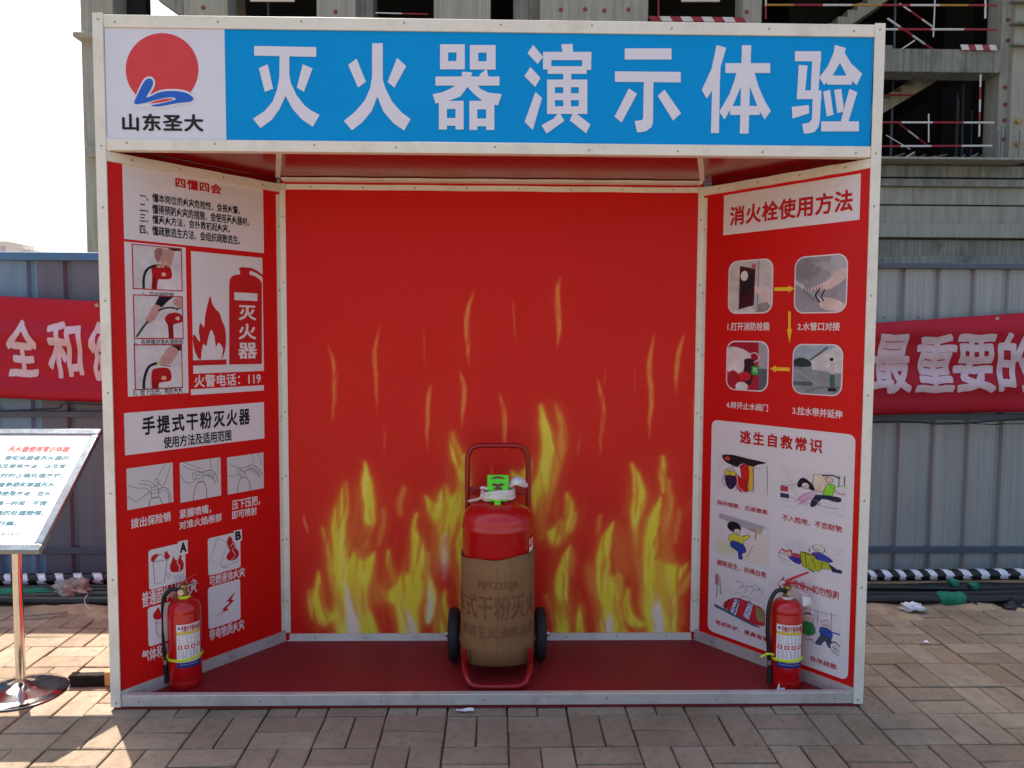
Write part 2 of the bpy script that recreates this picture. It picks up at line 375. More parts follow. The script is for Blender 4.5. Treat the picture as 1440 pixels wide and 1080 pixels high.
# ================================================================== GROUND
g = MB().add([(-900, -900, -.06), (900, -900, -.06), (900, 900, -.06), (-900, 900, -.06)], [(0, 1, 2, 3)]).build('ground', 'earth', kind='structure')
def dirt_h(x, y):
    e = .012*math.sin(x*3.1+1)+.010*math.sin(x*7.3+y*5)+.006*math.sin(x*17.7)
    return -.035+.045*min(1, max(0, (y-.98+e*5)/.22))+.006*math.sin(x*9+y*13)+.004*math.sin(x*23-y*19)+.003*math.sin(x*51+y*37)
d = MB(); nx, ny = 330, 60; xs = np.linspace(-9, 9, nx); ys = np.linspace(.85, 3.4, ny)
d.add([(x, y, dirt_h(x, y)+rng.normal(0, .0012)) for y in ys for x in xs], [(j*nx+i, j*nx+i+1, (j+1)*nx+i+1, (j+1)*nx+i) for j in range(ny-1) for i in range(nx-1)])
d.build('dirt_ground', 'dirt', kind='structure')
# pavement: basket-weave clay pavers, each its own piece where the photo shows it
pave = MB().add([(-9, -9, -.014), (9, -9, -.014), (9, 1.25, -.014), (-9, 1.25, -.014)], [(0, 1, 2, 3)]).build('pavement', 'bedding_sand', kind='structure')
def brick_mesh(lx, ly, mat):
    c = .004; t = .004; V = []
    for (z, i) in ((-.03, 0), (-t, 0), (0, c)):
        for sx, sy in ((-1, -1), (1, -1), (1, 1), (-1, 1)):
            V.append((sx*(lx/2-i)+rng.uniform(-.0022, .001)*sx, sy*(ly/2-i)+rng.uniform(-.0022, .001)*sy, z+(rng.uniform(-.0012, 0) if z == 0 else 0)))
    F = [(8, 9, 10, 11)]+[(r*4+k, r*4+(k+1) % 4, r*4+4+(k+1) % 4, r*4+4+k) for r in (0, 1) for k in range(4)]
    me = bpy.data.meshes.new('brick'); me.from_pydata(V, [], F); me.materials.append(MAT[mat]); return me
Q = .236; GAP = .005
bms = {o: [brick_mesh(*((Q-GAP, Q/2-GAP) if o == 'h' else (Q/2-GAP, Q-GAP)), m) for m in ('brick_a', 'brick_b', 'brick_c', 'brick_a', 'brick_b')*3] for o in 'hv'}
gx = at_z(625.5, 1030).x; gy = -.295
bl = []
for i in range(-20, 21):
    for j in range(-18, 7):
        x, y = gx+i*Q, gy+j*Q
        for k in (-.25, .25):
            if (i+j) % 2 == 0: bl.append((x+Q*(.5+k), y+Q*.5, 'v'))
            else: bl.append((x+Q*.5, y+Q*(.5+k), 'h'))
bl = [b for b in bl if b[1] < 1.2 and b[1] > -4.2]
def seen(b):
    p = Vector((b[0], b[1], 0))-CAM; z = p.dot(_w)
    if z < .3: return False
    u, v = p.dot(_R)/z*FPX+720, 540-p.dot(_U)/z*FPX
    if not (-60 < u < 1500 and v < 1140): return False
    if abs(b[0]) < 1.4-max(0, b[1])*.7 and b[1] > .08: return False
    if b[1] > .1 and 170 < u < 1205: return False
    return True
vis = sorted([b for b in bl if seen(b)], key=lambda b: b[1])
near = set(vis[:296]); rest = MB()
for b in bl:
    z = rng.normal(0, .0014); rx, ry = rng.normal(0, .004, 2); me = bms[b[2]][int(rng.integers(15))]; rz = rng.normal(0, .006)
    x, y = b[0]+rng.normal(0, .0008), b[1]+rng.normal(0, .0008)
    if b in near:
        o = bpy.data.objects.new('brick', me); COL.objects.link(o); o.parent = pave; o.location = (x, y, z); o.rotation_euler = (rx, ry, rz)
    else:
        if -1.3 < b[0] < 1.3 and .15 < b[1] < .5: pass
        ca, sa = math.cos(rz), math.sin(rz)
        rest.add([(x+v.co.x*ca-v.co.y*sa, y+v.co.x*sa+v.co.y*ca, z+v.co.z) for v in me.vertices], [tuple(p.vertices) for p in me.polygons], int(rng.integers(3)))
rest.build('brick_paving', ['brick_a', 'brick_b', 'brick_c'], pave, smooth=False, kind='stuff')

# ================================================================== UNFINISHED BUILDING (far side of the fence)
BY = 16.
bld = empty('unfinished_building', (3, BY, 0), label='unfinished grey concrete building with open storeys and stairs behind the fence', cat='building')
BO = Vector((3, BY, 0))
def bpt(px, py, y=BY): p = at_y(px, py, y); return p.x-BO.x, p.z
def bbox(m, a, b, y0, y1, mi=0, yref=None):
    (x0, z1), (x1, z0) = bpt(*a, yref or y0), bpt(*b, yref or y0); m.box(x0, x1, y0-BY, y1-BY, z0, z1, mi); return m
XL = bpt(112, 200)[0]; XR = 14.; ZT = 46.
slab_top = bpt(1300, 71)[1]; slab_bot = bpt(1300, 103.5)[1]; ledge = bpt(1300, 224)[1]; ST = 2.95
def bx1(name, mat, *a, parent=bld, bevel=.02): return MB().box(*a).build(name, mat, parent, bevel=bevel)
m = MB(); bbox(m, (112, 0), (168, 380), BY-.1, BY+.9); V = m.v; zt = ZT
m.v = [(x+(.0 if z < 8 else 0), y, (zt if z > 8 else -.1)) for x, y, z in m.v]; col0 = m.build('column', 'concrete_pale', bld, bevel=.03)
m = MB(); bbox(m, (101, 43.5), (136, 52), BY-.4, BY+.4); m.build('ledge', 'concrete_pale', bld, bevel=.04)
m = MB(); bbox(m, (118, 205), (152, 220), BY-.3, BY+.3); m.build('ledge', 'concrete_pale', bld, bevel=.04)
def column(x0, x1, mat='concrete_pale', y0=BY-.05, y1=BY+.6, plugs=(), down=True):
    m = MB(); a = bpt(x0, 0, y0)[0]; b = bpt(x1, 0, y0)[0]
    o = m.box(a, b, y0-BY, y1-BY, slab_top+.0 if not down else ledge, ZT).build('column', mat, bld, bevel=.02)
    for (px, py) in plugs:
        x, z = bpt(px, py, y0); MB().lathe([(.045, 0), (.045, .03), (.035, .03)], (x, y0-BY-.028, z), 10, 'y').build('tie_plug', 'plug_red', o)
    return o
column(258, 320, plugs=[(286, 11)]); column(445, 500, plugs=[(472, 17)])
column(500, 525, 'concrete', BY+.3, BY+1); column(610, 690); column(722, 760, 'concrete', BY+.5, BY+1.2)
column(760, 912, plugs=[(788.6, 14), (822.8, 13.3), (849.7, 15), (883.6, 13.6)]); column(1045, 1072, plugs=[(1050, 17)])
column(1410, 1427, 'concrete_pale', BY-.02, BY+.5, plugs=[(1417, 28), (1417, 57), (1413, 123), (1413, 147), (1412, 169), (1411, 196)])
column(1427.5, 1500, 'concrete_pale', BY-.16, BY+.9, plugs=[])
for py in (1, 32, 62): 
    x_, z_ = bpt(1424, py, BY-.3); MB().box(x_, x_+1.2, -.34, -.165, z_-.03, z_+.03).build('formwork_ledge', 'concrete', bld, bevel=.01)
for py in (169, 201):
    x_, z_ = bpt(1436, py, BY-.3); MB().lathe([(.06, 0), (.06, .06), (.04, .07)], (x_, -.24, z_), 10, 'y').build('yellow_plug', 'pole_yellow', bld)
column(1560, 1620)
# slabs and back walls, storey by storey (the upper ones stand above the frame and shade the ground)
zs = [slab_top+ST*k for k in range(0, 13)]
for k, z in enumerate(zs):
    x0 = bpt(1072, 0)[0] if k == 0 else bpt(640, 0)[0] if k == 1 else XL+.3
    xa, xb_ = (XL+1.2 if k == 0 else XL+.3), (bpt(1405, 90)[0] if k == 0 else XR)
    MB().box(xa, xb_, -.12 if k == 0 else 0, .5, z-(slab_top-slab_bot), z).build('edge_beam', 'concrete', bld, bevel=.02)
    MB().box(xa, xb_, .501, 9, z-.24, z-.002).build('slab', 'slab_shade_tint', bld)
bx1('back_wall', 'concrete_dark_shade', bpt(258, 0)[0], XR, 5.2, 5.5, 0, ZT)
bx1('end_wall', 'concrete', XL+1.5, XL+1.8, 2.0, 9, slab_top+ST, ZT)
bx1('end_wall', 'concrete', XR-.3, XR, 1, 9, 0, ZT)
MB().box(bpt(300, 0)[0], XR, .8, 5.2, ledge-.3, ledge-.05).build('slab', 'concrete', bld)
for a, b in ((345, 610), (912, 1045), (1110, 1180), (1330, 1372)):
    MB().box(bpt(a, 0, 19)[0], bpt(b, 0, 19)[0], 3.0, 3.2, ledge-.1, ZT-20).build('partition', 'concrete_dark_shade', bld)
m = MB(); bbox(m, (168, -30), (213, 380), BY+.6, BY+.9); m.build('panel', 'concrete_dark_shade', bld)
m = MB(); m.prism([bpt(214, -8), bpt(262, -8), bpt(262, 22), bpt(256, 22)], .1, .5); m.build('stair_soffit', 'concrete', bld)
# podium bands under the open storeys
for (y0, y1, off, mt) in ((231, 247.5, .12, 'concrete'), (247.5, 251.5, .5, 'concrete_dark_shade'), (251.5, 262, -.02, 'concrete'), (262, 286.5, .1, 'concrete_pale'), (286.5, 289, .3, 'concrete'),
                          (289, 315, .05, 'concrete_pale'), (315, 334.5, -.12, 'concrete_pale'), (334.5, 337, .2, 'concrete'), (337, 360, .02, 'concrete'), (360, 372, -.1, 'concrete')):
    z1, z0 = bpt(1300, y0)[1], bpt(1300, y1)[1]
    MB().box(bpt(640, 0)[0], XR+.1, off, 1.2, z0, z1).build('fascia_band', mt, bld, bevel=.012)
z1 = bpt(1300, 372)[1]; MB().box(bpt(640, 0)[0], XR+.1, -.2, 1.2, -.1, z1-.03).build('base_wall', 'concrete', bld)
m = MB(); (x0, z1), (x1, z0) = bpt(1000, 223.5), bpt(1432.5, 231); m.box(x0, x1, -.45, .9, z0, z1).build('ledge', 'concrete_pale', bld, bevel=.015)
for px in (1264, 1289, 1319): # formwork joints on the beam and bands
    x, z = bpt(px, 72); MB().box(x-.003, x+.003, -.123, -.11, slab_bot+.01, slab_top-.01).build('joint', 'concrete', bld)
for px in (1402, 1406, 1412, 1432): # starter bars
    x, z0 = bpt(px, 223, BY-.3); MB().tube([(x, -.3, z0-.02), (x+.01, -.3, z0+.55+.1*(px % 3))], .012, 6).build('rebar', 'rail_dark', bld)
# stair flights
def flight(a, b, n, y0, y1, th=.16):
    (xa, za), (xb, zb) = bpt(*a, BY+y0), bpt(*b, BY+y0); top = []
    for i in range(n):
        x0, x1 = xa+(xb-xa)*i/n, xa+(xb-xa)*(i+1)/n; z = za+(zb-za)*(i+1)/n; top += [(x0, z), (x1, z)]
    pts = [(xa, za-th*1.6)]+top[0:]+[(xb, zb-th*1.6)]
    MB().prism(pts, y0, y1).build('stair_flight', 'concrete_pale', bld)
flight((1190, 176), (1330, 92), 9, 1.3, 2.4); flight((1150, 52), (1262, -24), 8, 1.3, 2.4); flight((1255, 70), (1215, 44), 4, 1.3, 2.4)
# guard rails of red and white scaffold tube
def pole(a, b, y=-.25, r=.024, n=5, seq=('pole_red', 'pole_white'), first=0):
    (xa, za), (xb, zb) = bpt(*a, BY+y), bpt(*b, BY+y); m = MB()
    for i in range(n):
        t0, t1 = i/n, (i+1)/n
        m.tube([(xa+(xb-xa)*t0, y, za+(zb-za)*t0), (xa+(xb-xa)*t1, y, za+(zb-za)*t1)], r, 6, mi=(i+first) % len(seq))
    return m.build('scaffold_tube', list(seq), bld)
pole((1180, 172), (1398, 172.5), n=5, first=1); pole((1180, 206), (1395, 205), n=5, first=1); pole((1236, 134), (1284, 134), n=1, y=.9)
pole((1075, 7), (1402, 7.5), n=8, seq=('pole_yellow', 'pole_red', 'pole_white')); pole((1075, 41), (1402, 41.5), n=7, first=0)
pole((1306, 160), (1306, 200), n=1, seq=('pole_white',), r=.016); pole((1379, 105), (1377, 192), n=5, r=.022, first=1)
pole((1315, -5), (1312.5, 52), n=1, seq=('pole_white',), r=.016); pole((1386, -30), (1385.5, 26), n=2, first=0)
pole((1248, 26), (1318, 74), y=.3, n=4, first=1); pole((1265, 71), (1286, 57), y=.2, n=1, seq=('pole_white',), r=.018); pole((1265, 5), (1312, 38), y=.3, n=3, first=1, r=.02)
pole((1262, 172), (1306, 206), y=.6, n=3, first=0, r=.018); pole((1246, 190), (1280, 210), y=.2, n=1, seq=('pole_white',), r=.012); pole((1272, 222), (1286, 214), y=.1, n=1, seq=('pole_white',), r=.018)
pole((352, 0.5), (414, 0.8), n=1, seq=('pole_white',), r=.03); pole((528, 18), (602, 20), n=2, first=1, r=.014); pole((958, 1), (1012, 1), n=1, seq=('pole_white',), r=.03)
pole((926, -10), (926, 26), n=1, r=.02); pole((1077, -10), (1077, 27), n=2, r=.02, first=1)
for (a, b, n, s) in (((1351, 62.5), (1400, 70.5), 5, 1), ((912, 22.5), (1045, 31), 9, 0)):
    (x0, z1), (x1, z0) = bpt(*a, BY-.2), bpt(*b, BY-.2); m = MB(); w = (x1-x0)/n; sh = w*.3
    for i in range(n):
        xa = x0+i*w; m.prism([(xa+sh, z0), (xa+w+sh, z0), (xa+w, z1), (xa, z1)], -.2, -.17, (i+s) % 2)
    m.build('toe_board', ['pole_red', 'pole_white'], bld)
# steel props, loose bars and rubble in the dark storeys
rp = random.Random(31)
for k in range(16):
    px_ = rp.choice((1255, 1275, 1298, 1322, 1340, 1347, 1356, 1362, 1368, 1382, 930, 985, 560, 380)); y_ = rp.uniform(1.0, 4.5)
    x_, z_ = bpt(px_, 150, BY+y_); up_ = rp.random() < .35
    MB().tube([(x_, y_, (slab_top if up_ else ledge)-.05), (x_+rp.uniform(-.05, .05), y_, (slab_top+2.4 if up_ else slab_top-.24))], .03, 6).build('steel_prop', 'rail_dark', bld)
m = MB()
for k in range(70):
    x_, z_ = bpt(rp.uniform(1240, 1395), 222, BY); a_ = rp.uniform(-1, 1)*.4; L_ = rp.uniform(.1, .5); h_ = rp.uniform(.02, .18)
    m.tube([(x_, rp.uniform(.1, .8), ledge+h_*.3), (x_+L_, rp.uniform(.1, .8), ledge+h_+a_*.2)], rp.uniform(.008, .02), 5)
m.build('debris', 'concrete', bld, kind='stuff')
# far apartment block on the horizon at the left
fb = empty('distant_apartment_block', (-112, 170, 0), label='pale hazy apartment block on the skyline above the blue fence', cat='building')
for k, (a, b, y) in enumerate((((-40, 339), (11, 380), 170), ((11, 351), (44, 380), 176))):
    (p, q) = at_y(*a, y), at_y(*b, y); MB().box(p.x+112, q.x+112, y-170, y-160, 0, p.z).build('wall', 'far_wall', fb)
p = at_y(-40, 339, 170); q = at_y(11, 380, 170)
for r in range(3):
    for c in range(4):
        x = p.x+112+(q.x-p.x)*(c+.3)/4; MB().box(x, x+.9, -.05, 0, p.z-2.4-r*3, p.z-1-r*3).build('window', 'far_glass', fb)

# ================================================================== FENCE
FY = 1.7; FT = at_y(80, 362, FY).z; FTR = at_y(1340, 375, FY).z; PITCHR = .213
def sheet(x0, n, top, mat, parent, seed):
    m = MB(); V = []; xs = []; rib = [(0, 0), (.150, 0), (.163, .022), (.190, .022), (.203, 0), (PITCHR, 0)]
    for i in range(n):
        for (dx, dy) in rib[:-1]: xs.append((x0+i*PITCHR+dx, dy))
        xs.append((x0+i*PITCHR+.07, 0)) if False else None
    xs.append((x0+n*PITCHR-.0005, 0)); rnd = random.Random(seed); k = len(xs); rows = [0, .3, .8, 1.3, top]
    for z in rows:
        for (x, dy) in xs: V.append((x, dy+rnd.uniform(-.0012, .0012), z))
    F = [(r*k+i, r*k+i+1, (r+1)*k+i+1, (r+1)*k+i) for r in range(len(rows)-1) for i in range(k-1)]
    o = m.add(V, F).build('fence_sheet', mat, parent, smooth=False)
    s = o.modifiers.new('thick', 'SOLIDIFY'); s.thickness = .002; return o
fl = empty('hoarding_fence', (-1.5, FY, 0), label='blue and slate corrugated metal hoarding fence on the side of the sign stand', cat='fence')
xb = at_y(56, 500, FY).x+1.5
for i in range(5): sheet(xb-(i+1)*4*PITCHR, 4, FT-.01, 'fence_blue', fl, i)
for i in range(2): sheet(xb+i*4*PITCHR, 4, FT-.01, 'fence_slate', fl, 10+i)
L0, L1 = xb-20*PITCHR, xb+8*PITCHR
MB().box(L0, L1, -.03, .03, FT-.02, FT+.028).build('top_rail', 'rail_blue', fl, bevel=.004)
for z in (.175, 1.0): MB().box(L0, L1, -.022, -.001, z-.018, z+.018).build('rail', 'rail_dark', fl, bevel=.003)
fr = empty('hoarding_fence', (1.5, FY, 0), label='pale grey corrugated metal hoarding fence on the side of the concrete stair building', cat='fence')
xr = at_y(1258, 650, FY).x-1.5-.176; R0 = xr-8*PITCHR
for i in range(7): sheet(R0+i*4*PITCHR, 4, FTR-.01, 'fence_grey', fr, 20+i)
R1 = R0+28*PITCHR
MB().box(R0, R1, -.03, .03, FTR-.015, FTR+.02).build('top_rail', 'rail_dark', fr, bevel=.004)
for z in (.178, 1.0): MB().box(R0, R1, -.022, -.001, z-.02, z+.02).build('rail', 'rail_dark', fr, bevel=.003)

for f_, x0_, n_, zz_ in ((fl, L0, 28, (.175, 1.0, 1.6)), (fr, R0, 28, (.178, 1.0, 1.6))):
    m = MB()
    for i in range(n_):
        for z_ in zz_: m.lathe([(.006, 0), (.006, .002), (.003, .004)], (x0_+i*PITCHR+.075, -.026 if z_ < 1.5 else -.004, z_+random.uniform(-.004, .004)), 6, 'y')
    m.build('fixing_screws', 'rail_dark', f_, kind='stuff')
# ------------------------------------------------------------------ banner
BNY = 1.6
tops = [(at_y(x, y, BNY).x, at_y(x, y, BNY).z) for x, y in ((-700, 395), (0, 416), (145, 424), (700, 466), (1222, 455), (1440, 440), (2100, 385))]
bots = [(at_y(x, y, BNY).x, at_y(x, y, BNY).z) for x, y in ((-700, 548), (0, 559), (145, 566), (700, 590), (1222, 584), (1440, 579), (2100, 560))]
def cloth(x, t, n=0):
    z1 = float(np.interp(x, *zip(*tops))); z0 = float(np.interp(x, *zip(*bots))); z = z0+(z1-z0)*t
    wv = .016*math.sin(t*11+x*.8)+.009*math.sin(t*23+1.3*x)+.006*math.sin(x*5+t*4)+.004*math.sin(x*13-t*9)
    return Vector((x, BNY+wv-n, z))
xs = np.arange(-4.6, 5.6, .06); nt_ = 26; m = MB()
m.add([cloth(x, j/nt_) for j in range(nt_+1) for x in xs], [(j*len(xs)+i, j*len(xs)+i+1, (j+1)*len(xs)+i+1, (j+1)*len(xs)+i) for j in range(nt_) for i in range(len(xs)-1)])
ban = m.build('banner', 'banner_red', ang=80, label='long red cloth banner with white characters hung across the metal fence', cat='banner')
s_ = ban.modifiers.new('thick', 'SOLIDIFY'); s_.thickness = .0015
for ch, a, b, sk in (('全', (8, 449), (55, 530), 0), ('和', (66, 451), (117, 533), .1), ('健', (125, 453), (178, 537), 0), ('最', (1229, 470), (1280, 553), -.1), ('重', (1289, 470), (1341, 552), 0),
                 ('要', (1345, 470), (1397, 553), 0), ('的', (1404, 468), (1457, 552), 0)):
    p, q = at_y(*a, BNY), at_y(*b, BNY); V, F = glyphs(ch, .028, 2)
    me = bpy.data.meshes.new('character'); me.from_pydata([tuple(v) for v in V], [], F)
    bm = bmesh.new(); bm.from_mesh(me)
    bmesh.ops.scale(bm, vec=(q.x-p.x, p.z-q.z, 1), verts=bm.verts)
    for _ in range(3):
        E_ = [e for e in bm.edges if e.calc_length() > .04]
        if E_: bmesh.ops.subdivide_edges(bm, edges=E_, cuts=1); bmesh.ops.triangulate(bm, faces=[f for f in bm.faces if len(f.verts) > 3])
    for v in bm.verts:
        x, h, n = v.co; x += sk*.06*(h/.35-.5)+.006*math.sin(h*34+p.x*7); xx = p.x+x; z = q.z+h+.004*math.sin(x*40)
        z1 = float(np.interp(xx, *zip(*tops))); z0 = float(np.interp(xx, *zip(*bots)))
        v.co = cloth(xx, (z-z0)/(z1-z0), .005+n)
    bm.to_mesh(me); bm.free(); me.materials.append(MAT['banner_white']); o = bpy.data.objects.new('character', me); COL.objects.link(o); o.parent = ban
for x_ in (-3.1, -2.3, 2.2, 3.0):
    p_ = cloth(x_, .96, .003); MB().lathe([(.006, 0), (.011, 0), (.011, .003), (.006, .003)], (p_.x, p_.y-.003, p_.z), 12, 'y').build('eyelet', 'screw_metal', ban)
# thin wires sagging under the banner
m = MB(); P0 = [at_y(x, y, 1.56) for x, y in ((-300, 590), (0, 578), (80, 574), (150, 569), (700, 610), (1222, 594), (1330, 596), (1440, 589), (1900, 560))]
m.tube(P0, .0055, 6, 6); m.build('cable', 'black_hose', label='thin black cable sagging just below the red banner', cat='cable')
m = MB(); P0 = [at_y(x, y, 1.575) for x, y in ((1000, 600), (1222, 592), (1340, 594), (1400, 597), (1440, 596), (1800, 600))]
m.tube(P0, .003, 6, 6); m.build('cable', 'black_hose', label='second thinner black wire drooping below the banner at its pale grey fence end', cat='cable')

# ================================================================== PIPES AND CABLES AT THE FENCE FOOT
PY = 1.5
p = at_y(1300, 808, PY); p2 = at_y(80, 815, PY)
def pipe_z(x): return float(np.interp(x, [p2.x, p.x], [p2.z, p.z]))+.004*math.sin(x*2.2)
m = MB(); X = np.arange(-4.6, 5.4, .006); seg = 18; V = []; F = []; MI = []
for x in X:
    for k in range(seg):
        th = 2*math.pi*k/seg; V.append((x, PY-.034*math.cos(th), pipe_z(x)+.034*math.sin(th)))
for i in range(len(X)-1):
    for k in range(seg):
        l = (k+1) % seg; F.append((i*seg+k, (i+1)*seg+k, (i+1)*seg+l, i*seg+l))
        th = 2*math.pi*(k+.5)/seg; ph = ((X[i]+.01)*(1+.02*math.sin(X[i]*3))/.098+th/(2*math.pi)*1.15) % 1
        MI.append(1 if ph < .43 and -.75 < math.sin(th) else 0)
me = bpy.data.meshes.new('striped_pipe'); me.from_pydata(V, [], F); me.materials.append(MAT['black_hose']); me.materials.append(MAT['tape_silver'])
me.polygons.foreach_set('material_index', MI); me.polygons.foreach_set('use_smooth', [True]*len(F))
o = bpy.data.objects.new('striped_pipe', me); COL.objects.link(o)
prop(o, 'black pipe wound with silver reflective tape along the foot of the fence', 'pipe')
def cable(y, z, r, label, amp=.008, x0=-4.6, x1=5.4, ph=0, mat='black_hose'):
    pts = [(x, y+amp*math.sin(x*1.7+ph)+.006*math.sin(x*4.1+ph*2), z+amp*.5*math.sin(x*2.3+ph*3)+.004*math.sin(x*6+ph)) for x in np.arange(x0, x1, .18)]
    return MB().tube(pts, r, 10, 3).build('cable', mat, label=label, cat='cable', group='black cables heaped at the fence foot')
cable(1.22, .026, .026, 'black cable of the heap lying nearest to the brick pavement', ph=.4)
cable(1.29, .028, .024, 'thick black cable second from the pavement edge in the heap', ph=2)
cable(1.34, .050, .015, 'black cable resting on top of the front cables of the heap', ph=1, amp=.008)
cable(1.39, .026, .022, 'thick black cable running beneath the silver taped pipe', ph=3)
cable(1.42, .022, .013, 'slim black cable tucked against the taped pipe', ph=5, amp=.006)
cable(1.47, .018, .018, 'thick black cable hidden deepest under the taped pipe', ph=4)
def lump(name, c, sx, sy, sz, mat, label, cat, seed, rough=.2, res=3):
    bm = bmesh.new(); bmesh.ops.create_icosphere(bm, subdivisions=res, radius=1); rn = random.Random(seed); k = [rn.uniform(0, 9) for _ in range(6)]
    for v in bm.verts:
        q = v.co.normalized(); f = 1+rough*(math.sin(q.x*5+k[0])*math.sin(q.y*4+k[1])+.6*math.sin(q.z*9+k[2]+q.x*6)+.5*math.sin(q.y*15+k[3])*math.sin(q.x*13+k[4]))+rn.uniform(-.05, .05)*rough*3
        v.co = Vector((q.x*sx*f, q.y*sy*f, max(-.25, q.z)*sz*f+sz*.2))
    me = bpy.data.meshes.new(name); bm.to_mesh(me); bm.free(); me.materials.append(MAT[mat])
    me.polygons.foreach_set('use_smooth', [True]*len(me.polygons))
    o = bpy.data.objects.new(name, me); COL.objects.link(o); o.location = c; return prop(o, label, cat)
lump('cement_sack', at_y(103, 833, 1.30), .09, .06, .055, 'sack_grey', 'crumpled grey sack lying on the cables near the sign stand', 'sack', 3, .3, 4)
lump('green_net', at_y(30, 836, 1.32), .24, .05, .03, 'net_green', 'green netting bundled over the cables behind the sign stand pole', 'netting', 5, .25)
lump('black_wrap', at_y(1372, 862, 1.2), .13, .07, .045, 'black_hose', 'tangle of black tape and cable ends beside the green wrapped joint', 'cable tangle', 8, .35)
lump('black_wrap', at_y(1432, 862, 1.18), .12, .08, .06, 'black_hose', 'dark cable tangle furthest along the fence from the booth', 'cable tangle', 9, .35)
lump('paper_scrap', at_z(1283, 856, .02), .055, .03, .028, 'paper_white', 'crumpled white paper lying on dirt beside the cable heap', 'paper', 11, .4)
def wrap(a, y, L, r, label, seed):
    c = at_y(*a, y); pts = [(c.x-L/2+L*i/8, y, c.z+.004*math.sin(i)) for i in range(9)]
    MB().tube(pts, [r*.8, r*1.05, r*.97, r*1.1, r, r*1.08, r*.95, r*1.05, r*.7], 12).build('joint_wrap', 'net_green', label=label, cat='pipe wrap')
wrap((1337, 842), 1.21, .15, .038, 'largest green ribbed wrap on the front black cable', 1)
wrap((1341, 820), 1.35, .05, .024, 'small green wrap above the larger green one', 2)
wrap((1369, 824), 1.33, .05, .022, 'small green wrap furthest from the booth in the cable heap', 3)
c = at_z(55, 866, .012); MB().tube([(c.x-.10, c.y-.03, .02), (c.x+.02, c.y, .022), (c.x+.13, c.y+.03, .02)], .007, 6).build('stick', 'sack_grey', label='pale straight stick on the dirt behind the sign stand', cat='stick')
q = [at_y(x, y, 1.1) for x, y in ((124, 836), (119, 842), (121, 851), (127, 858), (124, 868), (115, 872), (126, 873), (140, 868))]
MB().tube(q, .0016, 6, 5).build('twine', 'paper_white', label='white twine looping down over the cables beside the booth post', cat='twine')
# small debris on the dirt strip and pavers
m = MB()
for i in range(900):
    x = random.uniform(-3.6, 4); y = random.gauss(1.08, .1) if random.random() < .8 else random.uniform(-.5, 1.1); s = random.uniform(.0015, .006)*(1.3 if y > 1 else .7)
    z = max(dirt_h(x, y), 0) if y > .9 else 0
    V = [Vector((random.uniform(-1, 1), random.uniform(-1, 1), random.uniform(-.5, .5)))*s+Vector((x, y, z+s*.3)) for _ in range(4)]
    m.add(V, [(0, 1, 2), (0, 2, 3), (0, 3, 1), (1, 3, 2)], random.choice((0, 0, 1)))
m.build('gravel', ['dirt', 'sack_grey'], kind='stuff', smooth=False)
def scrap(px, py, w, h, label, seed):
    c = at_z(px, py, .004); rn = random.Random(seed); V = [(c.x+w*(i/4-.5)+rn.uniform(-.002, .002), c.y+h*(j/2-.5)+rn.uniform(-.002, .002), .006+rn.uniform(0, .008)) for j in range(3) for i in range(5)]
    MB().add(V, [(j*5+i, j*5+i+1, (j+1)*5+i+1, (j+1)*5+i) for j in range(2) for i in range(4)]).build('paper_scrap', 'paper_white', label=label, cat='paper')
scrap(654, 1000, .07, .02, 'small torn white paper on the pavers before the wheeled extinguisher', 1)
scrap(1302, 904, .025, .02, 'tiny white paper chip on the pavers outside the booth', 2)

# ================================================================== BOOTH
booth = empty('demonstration_booth', (0, 0, 0), label='red fire extinguisher demonstration booth with blue header sign and white frame', cat='booth')
HW = 1.497; HT = 2.675; PW = .039
def screw(P_, n, parent, mesh=[None]):
    if mesh[0] is None:
        o = MB().lathe([(.0042, 0), (.0042, .0014), (.0026, .0022)], (0, 0, 0), 8, 'z').build('screw', 'screw_metal', parent); mesh[0] = o.data
    else: o = bpy.data.objects.new('screw', mesh[0]); COL.objects.link(o); o.parent = parent
    q = Vector(n).to_track_quat('Z', 'Y'); o.rotation_mode = 'QUATERNION'; o.rotation_quaternion = q; o.location = P_
for s in (-1, 1):
    a, b = sorted((s*HW, s*(HW-PW)))
    o = MB().box(a, b, -.004, .0025, .012, HT+.004).build('post', 'white_frame', booth, bevel=.001)
    a2, b2 = sorted((s*HW, s*(HW-.004))); MB().box(a2, b2, .003, .036, .012, HT).build('post_flange', 'white_frame', booth)
    for z in (.03, .5, .86, 1.24, 1.62, 1.98, 2.19, 2.655): screw((s*(HW-.022), -.004, z+random.uniform(-.03, .03) if .1 < z < 2.1 else z), (0, -1, 0), o)
IX = HW-PW
def rail(z0, z1, y0, y1, mat, zs=None, n=6, name='rail'):
    o = MB().box(-IX+.0005, IX-.0005, y0, y1, z0, z1).build(name, mat, booth, bevel=.002)
    for i in range(n): screw((-IX+.06+(2*IX-.12)*i/(n-1)+random.uniform(-.03, .03), y0, (z0+z1)/2+random.uniform(-.006, .006)), (0, -1, 0), o)
    return o
rail(HT-.046, HT, 0, .04, 'white_frame', n=9); HB = 2.176
rail(HB, HB+.042, 0, .04, 'white_frame', n=9); rail(.013, .058, 0, .03, 'silver_strip', n=7)
